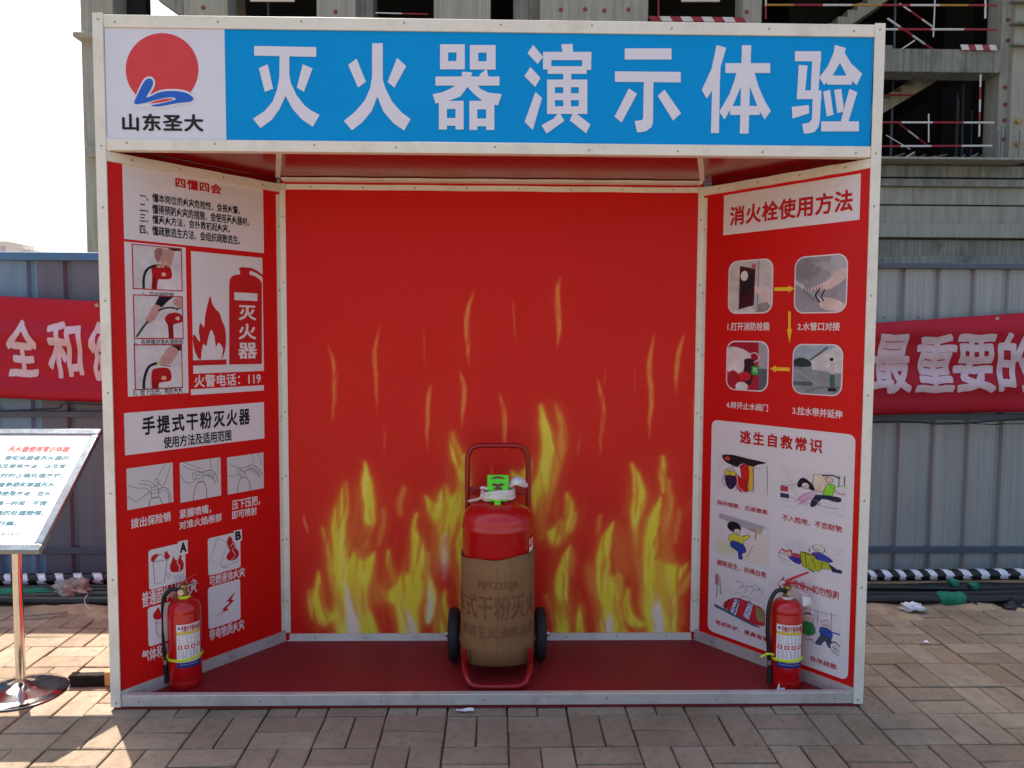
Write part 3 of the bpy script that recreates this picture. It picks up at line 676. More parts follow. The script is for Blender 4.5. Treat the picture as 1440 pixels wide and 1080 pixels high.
# header sign
HP = Plane((0, .006, 0), (1, 0, 0), (0, 0, 1))
hs = MB().box(-IX+.001, IX-.001, .007, .03, HB+.043, HT-.047).build('header_sign', 'blue_vinyl', booth)
v0, v1 = HB+.043, HT-.047; ul = HP.px(317, 120)[0]
Print(HP, 0).ruv(-IX+.002, v0, ul, v1).build('logo_panel', 'header_white', hs)
def rc(x0, y0, x1, y1): return [(x0, y0), (x1, y0), (x1, y1), (x0, y1)]
HG = [(345, 6, [[(75,88),(600,98),(598,180),(75,170)], [(115,275),(190,242),(235,450),(165,475)], [(485,242),(568,278),(495,475),(435,440)],
  [(290,165),(372,165),(372,330),(385,400),(430,500),(500,590),(560,635),(628,670),(570,770),(480,710),(400,620),(340,510),(290,620),(225,710),(128,782),(65,702),(160,640),(230,560),(268,460),(288,350)]]),
 (345, 6, [[(1070,65),(1160,65),(1160,370),(1180,440),(1240,560),(1320,650),(1395,705),(1340,802),(1250,740),(1165,640),(1115,515),(1065,640),(990,730),(900,800),(832,720),(930,640),(1010,545),(1055,440),(1070,350)],
  [(868,248),(940,195),(1018,390),(952,440)], [(1280,190),(1358,258),(1258,440),(1200,392)]]),
 (595, 7.45, [rc(178,92,262,355), rc(350,92,437,355), rc(178,92,437,178), rc(178,268,437,355), rc(490,100,578,357), rc(665,100,760,357), rc(490,100,760,180), rc(490,270,760,357), rc(130,430,800,525),
  [(402,440),(410,378),(515,388),(500,440)], [(590,410),(668,350),(685,440),(600,450)], [(345,520),(400,500),(475,520),(465,540),(390,640),(280,680),(200,700),(130,712),(100,615),(200,595),(280,560)],
  [(470,510),(570,520),(600,560),(690,600),(825,615),(785,732),(700,715),(620,685),(530,610),(462,535)], rc(165,690,250,985), rc(340,690,425,985), rc(165,685,425,770), rc(165,865,425,945),
  rc(485,690,568,990), rc(660,690,747,990), rc(485,685,747,775), rc(485,870,747,952)]),
 (725, 7.45, [[(185,98),(290,225),(230,300),(125,185)], [(155,330),(262,445),(205,540),(92,425)], [(208,592),(278,655),(180,990),(95,905)], [(478,92),(598,88),(602,180),(495,180)], rc(288,172,795,258), rc(288,172,375,355),
  rc(698,172,792,360), rc(335,322,745,402), rc(500,400,583,470), rc(330,462,412,822), rc(662,462,752,822), rc(330,462,752,542), rc(330,605,752,678), rc(330,742,752,822), rc(500,462,580,822),
  [(440,820),(465,815),(512,895),(325,1028),(272,940),(400,870)], [(600,815),(640,820),(785,932),(738,1025),(568,890)]]),
 (850, 7.45, [rc(212,135,702,252), [(110,375),(800,382),(798,492),(110,485)], [(412,480),(512,485),(508,920),(490,960),(440,1000),(390,1012),(342,1014),(315,895),(380,890),(405,875)], [(255,555),(342,610),(180,912),(105,850)], [(630,568),(802,815),(718,892),(558,632)]]),
 (975, 7.45, [[(243,100),(345,128),(285,330),(275,560),(190,585),(140,662),(88,570),(190,350)], [(200,400),(280,340),(268,1022),(184,1022)], [(508,102),(605,102),(578,1028),(486,1028)], rc(335,290,805,393),
  [(450,390),(520,390),(500,530),(420,720),(325,880),(270,800),(380,610),(430,470)], [(560,390),(640,390),(680,530),(750,690),(810,790),(748,880),(690,790),(600,560)], rc(385,738,695,832)]),
 (1105, 7.45, [rc(95,165,368,270), [(278,200),(368,200),(340,600),(260,600)], [(135,308),(228,315),(202,580),(115,665)], [(118,575),(372,575),(372,665),(115,668)],
  [(282,640),(372,600),(355,900),(340,960),(300,1010),(250,1024),(190,1028),(170,925),(240,915),(272,880)], [(62,748),(240,728),(244,815),(70,870)], [(512,100),(565,120),(570,280),(490,420),(400,520),(350,440),(440,320),(500,180)],
  [(512,100),(628,130),(615,180),(680,290),(800,400),(742,522),(640,430),(565,285),(540,220)], rc(430,420,690,515), [(390,590),(462,568),(498,830),(428,850)], [(505,570),(580,560),(605,740),(600,800),(538,812)],
  [(665,560),(748,595),(655,905),(575,905),(615,740)], rc(370,900,765,1005)])]
for ox, sc_, polys in HG:
    pr = Print(HP, 1)
    for q_, pl_ in enumerate(polys): pr.ppx([(ox+x/sc_, 50+y/sc_) for x, y in pl_], 0, q_*.00004)
    pr.build('character', 'header_letter', hs)
def zc(x, y): return (x/2.843, y/2.843)
pr = Print(HP, 1); pr.ppx([(228+51.2*math.cos(2*math.pi*i/48), 97.8+51.2*math.sin(2*math.pi*i/48)) for i in range(48)]); pr.build('logo_sun', 'logo_red', hs)
leaf = [zc(*p) for p in ((538, 415), (552, 376), (574, 332), (590, 316), (606, 316), (613, 330), (607, 352), (586, 388), (602, 386), (640, 369), (690, 364), (738, 370), (766, 384), (774, 398),
                         (758, 408), (718, 412), (672, 420), (632, 427), (604, 422), (650, 413), (690, 403), (704, 397), (692, 390), (660, 392), (610, 404), (578, 413))]
wt = [zc(*p) for p in ((532, 424), (546, 376), (570, 324), (588, 308), (608, 308), (621, 326), (616, 352), (602, 378), (640, 361), (690, 356), (742, 362), (774, 380), (784, 398), (764, 414), (718, 420),
                       (668, 430), (628, 436), (590, 432), (560, 428))]
Print(HP, 2).ppx(wt, 3).build('logo_outline', 'header_white', hs)
Print(HP, 3).ppx(leaf, 3).build('logo_wave', 'logo_blue', hs)
Print(HP, 3.4).ppx([zc(*p) for p in ((598, 414), (640, 400), (676, 395), (694, 397), (680, 402), (650, 409))], 3).build('logo_streak', 'logo_red', hs)
text(HP, '山东圣大', (171.6, 159.5), (286.4, 185.3), 'black_print', hs, 2, .03, 4, sp=1.12)
# header back, roof
MB().box(-IX, IX, .031, .04, HB+.043, HT-.047).build('header_back', 'white_frame', booth)
DP = .656; CZ = 2.2
lb = at_y(398, 600, DP).x; rb = at_y(983, 600, DP).x
BT = at_y(690, 270, DP).z; BB = at_y(690, 890, DP).z
# ceiling: one red sheet, with cover strips along its joints
m = MB(); m.add([(-HW+.01, .041, CZ), (HW-.01, .041, CZ), (rb+.03, DP+.03, CZ), (lb-.03, DP+.03, CZ), (-HW+.01, .041, CZ+.02), (HW-.01, .041, CZ+.02), (rb+.03, DP+.03, CZ+.02), (lb-.03, DP+.03, CZ+.02)],
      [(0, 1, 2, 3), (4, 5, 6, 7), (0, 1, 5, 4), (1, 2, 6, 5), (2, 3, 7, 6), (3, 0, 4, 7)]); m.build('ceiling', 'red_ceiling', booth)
for x, p in ((lb+.006, at_z(393, 214, CZ)), (rb-.022, at_z(984, 219, CZ))):
    xf = x+(p.x-x)*(DP-.042)/(DP-p.y); MB().add([(a+d, y, z) for z in (CZ-.006, CZ-.0005) for a, d, y in ((xf, -.011, .042), (xf, .011, .042), (x, .011, DP-.056), (x, -.011, DP-.056))],
        [(0, 1, 2, 3), (7, 6, 5, 4), (0, 4, 5, 1), (1, 5, 6, 2), (2, 6, 7, 3), (3, 7, 4, 0)]).build('cover_strip', 'white_frame', booth)
# back wall
MB().box(lb, rb, DP, DP+.02, .0215, CZ-.002).build('back_wall', 'red_vinyl', booth)
bwall = booth.children[-1] if False else [o for o in booth.children if o.name.startswith('back_wall')][0]
BP = Plane((0, DP, 0), (1, 0, 0), (0, 0, 1))
def strip(a, b, P_, w, mat='white_frame', n=6, out=.006, wob=0, name='edge_strip'):
    """thin angle strip on plane P_ from (u,v) to (u,v)"""
    A, B = Vector(a), Vector(b); L = (B-A).length; t = (B-A)/L; k = Vector((-t.y, t.x)); N_ = 14; m = MB(); V = []
    for i in range(N_+1):
        c = A+t*L*i/N_+k*(wob*(math.sin(i*1.9)+.5*math.sin(i*4.1)))
        for (s1, nn) in ((-1, 0), (1, 0), (1, out), (-1, out)): V.append(P_.pt(*(c+k*w/2*s1), nn))
    F = [(i*4+j, i*4+(j+1) % 4, i*4+4+(j+1) % 4, i*4+4+j) for i in range(N_) for j in range(4)]+[(0, 1, 2, 3), (N_*4+3, N_*4+2, N_*4+1, N_*4)]
    o = m.add(V, F).build(name, mat, booth)
    for i in range(n):
        c = A+t*L*(i+.5)/n; screw(P_.pt(c.x, c.y, out), P_.N, o)
    return o
strip((lb+.022, BT+.015), (rb-.022, BT+.015), BP, .024, n=8, wob=.0008)
strip((lb+.02, .0385), (rb-.02, .0385), BP, .035, n=8)
strip((lb+.012, .062), (lb+.012, BT+.03), BP, .026, n=7); strip((rb-.012, .062), (rb-.012, BT+.03), BP, .026, n=7)
CP = Plane((0, DP, CZ), (1, 0, 0), (0, 1, 0)) # ceiling trim at the back seen from below
m = MB(); V = []
for i in range(41):
    x = lb+.02+(rb-lb-.04)*i/40; w_ = .004*math.sin(i*.9)+.002*math.sin(i*2.3)
    V += [(x, DP-.004, CZ-.003), (x, DP-.004, CZ-.016), (x, DP-.055+w_, CZ-.014+w_*.5), (x, DP-.055+w_, CZ-.004)]
m.add(V, [(i*4+j, i*4+(j+1) % 4, i*4+4+(j+1) % 4, i*4+4+j) for i in range(40) for j in range(4)]+[(0, 1, 2, 3), (163, 162, 161, 160)]).build('ceiling_strip', 'white_frame', booth)
# side walls
WL = Plane((-HW+.026, .006, 0), (lb+HW-.026, DP-.006, 0), (0, 0, 1)); LL = math.hypot(lb+HW-.026, DP-.006)
WR = Plane((rb, DP, 0), (HW-.026-rb, .006-DP, 0), (0, 0, 1)); LR = math.hypot(HW-.026-rb, .006-DP)
wl = MB().obox(WL, 0, LL, .0215, CZ-.028, -.018, 0).build('side_wall', 'red_vinyl', booth, label='red side wall panel printed with extinguisher instructions')
wr = MB().obox(WR, 0, LR, .0215, CZ-.028, -.018, 0).build('side_wall', 'red_vinyl', booth, label='red side wall panel printed with hydrant and escape instructions')
for P_, L_ in ((WL, LL), (WR, LR)):
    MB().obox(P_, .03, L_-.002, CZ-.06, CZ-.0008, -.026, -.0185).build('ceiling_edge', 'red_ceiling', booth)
    z1 = CZ-.046; strip((.0, z1), (L_-.004, z1), P_, .036, n=4, out=.014, wob=.0008)
    strip((.0, .0465), (L_-.004, .0465), P_, .05, 'silver_strip', n=4, out=.007)
e = .02
for P_, u in ((WL, LL-.014), (WR, .014)): strip((u, .075), (u, CZ-.075), P_, .02, n=7, out=.004, name='edge_strip')
# floor
m = MB(); m.add([(-IX, .03, .0205), (IX, .03, .0205), (rb, DP-.001, .0205), (lb, DP-.001, .0205), (-IX, .03, .0125), (IX, .03, .0125), (rb, DP-.001, .0125), (lb, DP-.001, .0125)],
      [(0, 1, 2, 3), (4, 5, 6, 7), (0, 1, 5, 4), (1, 2, 6, 5), (2, 3, 7, 6), (3, 0, 4, 7)]); m.build('floor_board', 'floor_red', booth)
MB().box(-HW+.01, HW-.01, .003, .2, .001, .0115).build('base_board', 'base_red', booth)
MB().box(-HW+.3, HW-.3, .2, DP, .001, .0115).build('base_board', 'base_red', booth)

# ---- flames printed on the back wall
FX0, FX1, FY0, FY1 = 403, 978, 272, 889
cv = Cv(900, 966, (208, 27, 22), (FX0, FX1), (FY0, FY1))
K = 900/575
yy, xx = np.mgrid[0:966, 0:900]
gl = np.exp(-((yy/966-.62)/.35)**2)*.06; cv.a[..., 0] += gl*.35; cv.a[..., 1] += gl*.75; cv.a[..., 2] += gl*.6
ORG = (226, 120, 50); YEL = (234, 212, 62); YW = (236, 222, 110); PALE = (236, 220, 214)
def z8(p): return (p[0]/1.5885+390, p[1]/1.5885+240)
def wisp(pts, w, a=1, col=(234, 140, 70)):
    n = len(pts); q = []
    dense = cr([z8(p) for p in pts], 5); m_ = len(dense)
    for i, p in enumerate(dense):
        t = i/(m_-1); f = math.sin(math.pi*t)**.9; q.append((p[0], p[1], max(.2, w*.5*f), min(1, f*1.3)))
    cv.stroke(q, (214, 70, 40), alpha=.75*a, soft=9*K/1.2, smooth=0)
    cv.stroke([(x, y, r*.7, al) for x, y, r, al in q], col, alpha=.9*a, soft=5, smooth=0)
for pts, w, a in (([(103, 370), (120, 430), (121, 490), (115, 560)], 14, .9), ([(224, 330), (210, 390), (212, 450), (215, 540)], 13, .8), ([(432, 250), (414, 310), (414, 370), (418, 430)], 15, 1),
                  ([(515, 265), (516, 320), (520, 380)], 5, .6), ([(622, 222), (611, 260), (616, 330), (612, 390)], 17, 1), ([(318, 330), (319, 380), (319, 440)], 4, .5), ([(335, 460), (324, 520), (329, 620)], 14, .9),
                  ([(392, 425), (406, 480), (402, 570)], 15, .9), ([(484, 480), (498, 540), (494, 620)], 15, .9), ([(700, 440), (716, 520), (713, 640)], 15, .9), ([(832, 340), (818, 420), (825, 500), (820, 600)], 17, 1),
                  ([(898, 340), (880, 410), (883, 500)], 15, .95), ([(225, 555), (230, 620)], 5, .6), ([(668, 575), (660, 625)], 7, .8), ([(920, 480), (918, 580)], 5, .6), ([(785, 420), (785, 500)], 4, .4),
                  ([(50, 755), (60, 810)], 8, .9), ([(268, 700), (264, 750)], 6, .8), ([(720, 420), (718, 470)], 4, .5), ([(465, 640), (470, 680)], 5, .7), ([(710, 755), (712, 800)], 5, .8)): wisp(pts, w, a)
def flame(zoom, pts, col=YEL, a=1., edge=True, soft=5, ps=3):
    o = (390, 560) if zoom == 5 else (690, 560); sc = 3.177
    q = [(p[0]/sc+o[0], p[1]/sc+o[1], p[2]/sc*K, (p[3] if len(p) > 3 else 1)) for p in pts]
    if ps == 0: cv.stroke([(x, y, r*1.5+8, al) for x, y, r, al in q], (218, 84, 44), alpha=.6*a, soft=38)
    if ps == 1: cv.stroke([(x, y, r*1.2+3, al) for x, y, r, al in q], (230, 146, 56), alpha=.85*a, soft=16)
    if ps >= 2: cv.stroke([(x, y, r*1.0, al) for x, y, r, al in q], col, alpha=a, soft=soft*2.4)
OR = (224, 120, 70)
FL = (
    (5, [(340, 560, 20, .3), (350, 640, 35, .6), (330, 700, 40, .6)], OR, .6), (5, [(425, 820, 14, .6), (440, 860, 22, .8), (420, 900, 10, .4)], OR, .8),
    (5, [(290, 365, 3), (278, 440, 20), (262, 520, 27), (256, 600, 31), (265, 680, 42), (290, 760, 70), (312, 850, 72), (310, 950, 66), (320, 1060, 70)], YEL, 1),
    (5, [(370, 265, 3), (382, 350, 20), (392, 430, 25), (387, 520, 23), (378, 590, 12, .5), (370, 640, 12, .3)], YEL, 1),
    (5, [(412, 680, 3), (378, 735, 26), (330, 760, 46), (280, 700, 14)], YEL, 1), (5, [(365, 770, 36), (345, 900, 30), (385, 980, 18), (405, 1050, 20)], YEL, 1),
    (5, [(188, 570, 2), (205, 690, 8), (228, 810, 10), (255, 900, 8)], (232, 180, 70), .9), (5, [(250, 940, 4), (255, 1000, 12), (285, 1060, 20)], YEL, 1),
    (5, [(160, 765, 3), (150, 850, 17), (160, 920, 22), (195, 965, 28), (225, 970, 20), (250, 940, 4)], YEL, 1), (5, [(115, 850, 2), (125, 910, 6), (148, 970, 8), (190, 1000, 8)], (232, 180, 70), .9),
    (5, [(597, 495, 3), (588, 560, 10), (605, 640, 27), (612, 720, 30), (600, 780, 28), (575, 840, 54), (555, 920, 50), (560, 1000, 46), (560, 1070, 52)], YEL, 1),
    (5, [(475, 665, 3), (482, 730, 12), (500, 790, 12, .6)], YEL, .9), (5, [(455, 850, 5), (500, 870, 32), (540, 830, 34), (548, 770, 8)], YEL, 1),
    (5, [(655, 685, 3), (652, 780, 10), (665, 850, 18), (655, 930, 20), (650, 990, 10)], YW, 1), (5, [(675, 590, 3, .5), (690, 700, 6, .8), (690, 780, 5, .4)], OR, .8),
    (5, [(725, 850, 3), (714, 920, 16), (722, 990, 20), (735, 1060, 22)], YEL, 1), (5, [(680, 960, 2), (690, 1050, 5)], (232, 180, 70), .8),
    (5, [(764, 130, 3), (780, 220, 18), (800, 300, 22), (800, 400, 22), (770, 470, 40), (740, 520, 44), (735, 600, 36, .6), (725, 700, 26, .3)], YEL, 1),
    (5, [(636, 415, 3), (665, 465, 22), (710, 500, 46)], YEL, 1), (5, [(730, 365, 3, .6), (720, 430, 30, .9), (735, 480, 40)], YEL, .9),
    (5, [(818, 240, 5), (820, 380, 10), (815, 520, 12), (800, 640, 14), (805, 760, 14), (810, 860, 14), (800, 920, 5)], YEL, .95),
    (5, [(748, 620, 10, .5), (760, 720, 8, .7), (790, 830, 6, .7), (800, 900, 4)], OR, .8),
    (5, [(548, 385, 2), (525, 440, 4), (525, 500, 2)], OR, .9), (5, [(458, 485, 2), (440, 580, 5), (428, 640, 2)], OR, .9),
    (6, [(204, 10, 3), (215, 110, 20), (236, 200, 28), (226, 300, 28), (205, 400, 34), (200, 500, 22, .7), (198, 600, 14, .3)], YEL, .95),
    (6, [(270, 15, 3), (294, 110, 12), (292, 220, 14), (270, 320, 12), (245, 400, 8), (232, 470, 4)], (232, 150, 60), .95),
    (6, [(72, 305, 3), (105, 340, 20), (145, 300, 14), (150, 255, 4)], YEL, .9),
    (6, [(320, 405, 3), (330, 470, 15), (328, 530, 14), (300, 570, 26), (265, 590, 30), (228, 575, 4)], YEL, .95), (6, [(290, 535, 8), (275, 600, 30), (265, 640, 12, .5)], YEL, .85), (6, [(357, 500, 2), (350, 550, 6), (335, 585, 3)], (232, 180, 70), .9),
    (6, [(335, 655, 3), (318, 740, 20), (302, 830, 28), (303, 930, 26), (300, 1060, 34)], YEL, 1), (6, [(348, 670, 2), (355, 720, 6), (350, 765, 2)], OR, .9), (6, [(240, 880, 2), (262, 980, 6), (270, 1060, 4)], OR, .8),
    (6, [(385, 920, 6), (382, 980, 14), (388, 1060, 18)], YEL, 1), (6, [(345, 900, 16, .3), (350, 960, 20, .4)], OR, .6),
    (6, [(565, 570, 14, .4), (550, 660, 26, .6), (560, 760, 30, .5)], OR, .75), (6, [(620, 580, 24, .4), (615, 680, 26, .5), (620, 790, 18, .3)], OR, .65),
    (6, [(530, 535, 3), (510, 610, 20), (492, 690, 28), (488, 780, 28), (505, 860, 44), (520, 950, 42), (520, 1060, 48)], YEL, 1),
    (6, [(515, 800, 10), (560, 790, 16, .7), (545, 870, 30, .8)], YEL, .7), (6, [(435, 735, 2), (445, 820, 5), (470, 960, 4)], OR, .85), (6, [(422, 740, 1.5), (432, 850, 4)], OR, .8),
    (6, [(613, 270, 3), (632, 350, 18), (646, 430, 27), (640, 510, 24), (634, 570, 14, .6), (640, 660, 10, .3)], YEL, 1),
    (6, [(745, 245, 3), (750, 320, 11), (756, 400, 5)], YEL, .95), (6, [(782, 355, 4), (790, 430, 13), (780, 520, 16, .7), (770, 620, 20, .5), (775, 700, 26, .5)], (230, 160, 70), .85),
    (6, [(745, 430, 3), (726, 510, 20), (706, 600, 32), (702, 700, 32), (716, 800, 50), (735, 900, 62), (755, 980, 62), (765, 1070, 66)], YEL, 1),
    (6, [(862, 735, 3), (830, 775, 20), (785, 780, 52), (745, 760, 40)], YEL, 1), (6, [(800, 810, 30), (805, 900, 24), (815, 1000, 14), (800, 1060, 20)], YEL, .95),
    (6, [(600, 845, 4), (597, 910, 16), (615, 970, 22), (655, 1000, 18), (692, 1000, 4)], YEL, 1), (6, [(560, 930, 8, .5), (575, 1010, 14), (600, 1050, 14)], YEL, .8),
    (6, [(893, 765, 2), (872, 820, 12, .9), (845, 860, 16, .7), (820, 880, 6, .4)], (230, 160, 70), .9), (6, [(832, 480, 1.5), (822, 550, 4), (808, 620, 2)], OR, .9),
    (6, [(640, 690, 2), (655, 800, 5), (680, 900, 4)], OR, .85), (6, [(905, 440, 6), (905, 480, 6)], OR, .6), (6, [(468, 510, 2), (468, 580, 2)], OR, .8), (6, [(850, 910, 3), (855, 1000, 6)], OR, .5))
for ps in range(3):
    for z, pts, col, a in FL:
        if col == OR and ps != 1 and ps != 0: flame(z, pts, col, a*.6, soft=9, ps=2)
        else: flame(z, pts, col, a, soft=4.5, ps=ps)
# licks of red and pale streaks drawn up through the flame bodies
rn = random.Random(12)
for k in range(150):
    z, pts, col, a = FL[rn.randrange(len(FL))]
    if len(pts) < 4: continue
    i = rn.randrange(1, len(pts)-1); x, y, r = pts[i][:3]; ox = rn.uniform(-1.05, 1.05)*r; h = rn.uniform(30, 90)
    c_ = rn.choice(((214, 96, 40), (206, 60, 36), (240, 226, 120), (228, 170, 60), (206, 60, 36)))
    flame(z, [(x+ox+rn.uniform(-8, 8), y-h, .6, .2), (x+ox+rn.uniform(-5, 5), y-h*.4, rn.uniform(1.5, 4), .8), (x+ox, y+h*.5, rn.uniform(1, 3), .6), (x+ox+rn.uniform(-6, 6), y+h, .5, .1)], c_, .55, soft=4, ps=2)
for z, pts in ((5, [(285, 820, 4), (300, 900, 18), (315, 980, 26), (318, 1060, 30)]), (5, [(560, 950, 5), (568, 1010, 20), (575, 1060, 28)]), (5, [(650, 860, 5), (655, 930, 12), (650, 985, 6)]),
               (5, [(735, 600, 10, .5), (728, 700, 18, .8), (722, 790, 12, .4)]), (6, [(728, 860, 4), (740, 930, 20), (750, 1000, 26), (750, 1060, 28)]), (6, [(515, 965, 4), (520, 1010, 18), (522, 1060, 24)])):
    flame(z, pts, PALE, .9, edge=False, soft=7)
for z, pts in ((5, [(330, 600, 4), (300, 660, 6), (292, 690, 3)]), (5, [(380, 560, 3), (365, 620, 5), (330, 650, 3)]), (6, [(575, 780, 8, .6), (600, 830, 16, .6)]), (6, [(345, 800, 4, .6), (335, 900, 5, .6)]), (6, [(545, 640, 3), (530, 720, 5), (535, 780, 4)]), (6, [(745, 560, 3), (740, 640, 5), (728, 700, 4)])):
    flame(z, pts, (196, 44, 30), .8, edge=False, soft=5)
# the print is a stretched photograph of fire: let it waver and blur a little
yy2, xx2 = np.mgrid[0:966, 0:900].astype(float)
dx = (2.6*np.sin(yy2/37+xx2/57)+1.4*np.sin(yy2/17-xx2/29)+.6*np.sin(yy2/7.1+xx2/17))*np.clip((yy2-250)/350, .15, 1); dy = 3*np.sin(xx2/23+yy2/61)
cv.a = cv.a[np.clip((yy2+dy).astype(int), 0, 965), np.clip((xx2+dx).astype(int), 0, 899)]
for _ in range(3): cv.a[1:-1, 1:-1] = (cv.a[1:-1, 1:-1]*2+cv.a[:-2, 1:-1]+cv.a[2:, 1:-1]+cv.a[1:-1, :-2]+cv.a[1:-1, 2:])/6
def flow(cy, cx, seed):
    r_ = np.random.default_rng(seed); g_ = r_.random((966//cy+3, 900//cx+3)); fy = np.arange(966)/cy; fx = np.arange(900)/cx
    iy, ix = fy.astype(int), fx.astype(int); ty = (fy-iy)[:, None]; tx = (fx-ix)[None]; ty = ty*ty*(3-2*ty); tx = tx*tx*(3-2*tx)
    A = g_[np.ix_(iy, ix)]; B = g_[np.ix_(iy, ix+1)]; C = g_[np.ix_(iy+1, ix)]; D_ = g_[np.ix_(iy+1, ix+1)]
    return (A*(1-tx)+B*tx)*(1-ty)+(C*(1-tx)+D_*tx)*ty
low = cv.a[:960].reshape(48, 20, 45, 20, 3).mean((1, 3)); low = np.pad(low, ((0, 1), (0, 0), (0, 0)), 'edge')
for _ in range(3): low[1:-1, 1:-1] = (low[1:-1, 1:-1]+low[:-2, 1:-1]+low[2:, 1:-1]+low[1:-1, :-2]+low[1:-1, 2:])/5
fy = np.clip(np.arange(966)/20-.5, 0, 47.99); fx = np.clip(np.arange(900)/20-.5, 0, 43.99); iy, ix = fy.astype(int), fx.astype(int); ty = (fy-iy)[:, None, None]; tx = (fx-ix)[None, :, None]
big = (low[np.ix_(iy, ix)]*(1-tx)+low[np.ix_(iy, ix+1)]*tx)*(1-ty)+(low[np.ix_(iy+1, ix)]*(1-tx)+low[np.ix_(iy+1, ix+1)]*tx)*ty
nz = .6*flow(75, 13, 3)+.4*flow(38, 7, 4); sh_ = ((xx2+14*np.sin(yy2/60)).astype(int)) % 900; nz = nz[np.arange(966)[:, None], sh_]
m_ = np.clip((nz-.52)/.22, 0, 1)[..., None]*.62; bgc = np.array([.80, .13, .09])
cv.a = cv.a*(1-m_)+(big*.75+bgc*.25)*m_                       # bodies thin out into the glow behind them
cv.a = np.maximum(cv.a, cv.a*.75+big*.25)
hi_ = np.clip((flow(60, 16, 8)-.55)/.3, 0, 1)[..., None]*np.clip((cv.a[..., 1:2]-.6)*4, 0, 1)*.5; cv.a = cv.a*(1-hi_)+np.array([.97, .90, .50])*hi_
cv.grain(.006, 3)
picture('flame_print', BP, (FX0, FY0), (FX1, FY1), cv, bwall, 1)

# ---- prints on the left wall
def z3(x, y): return (140+x/3, 210+y/3)
def z4(x, y): return (140+x/2.4, 560+y/2.4)
def z7(x, y): return (170+x/5.686, 640+y/5.686)
pr = Print(WL, 1); pr.rect((171.5, 225), (371, 356)); pr.build('white_board', 'white_vinyl', wl)
pr = Print(WL, 1); pr.rect((174.3, 339.5), (265, 552.5)); pr.build('white_board', 'white_vinyl', wl)
pr = Print(WL, 1); pr.rect((268.3, 353), (371, 521.5)); pr.build('white_board', 'white_vinyl', wl)
pr = Print(WL, 1); pr.rect((268.3, 547.5), (371, 549)); pr.build('white_rule', 'white_vinyl', wl)
pr = Print(WL, 1); pr.rect((174.2, 581), (371.7, 616.3)); pr.build('white_board', 'white_vinyl', wl)
text(WL, '四懂四会', z3(318, 116), z3(513, 192), 'red_print', wl, 2, .036, 3, sp=1.12)
for s, a, b in (('一、懂本岗位的火灾危险性，会报火警。', (168, 176), (592, 276)), ('二、懂得预防火灾的措施，会使用灭火器材。', (168, 222), (630, 326)),
                ('三、懂灭火方法，会扑救初起火灾。', (168, 268), (550, 354)), ('四、懂疏散逃生方法，会组织疏散逃生。', (168, 315), (592, 404))):
    text(WL, s, z3(*a), z3(*b), 'black_print', wl, 2, .022, 1)
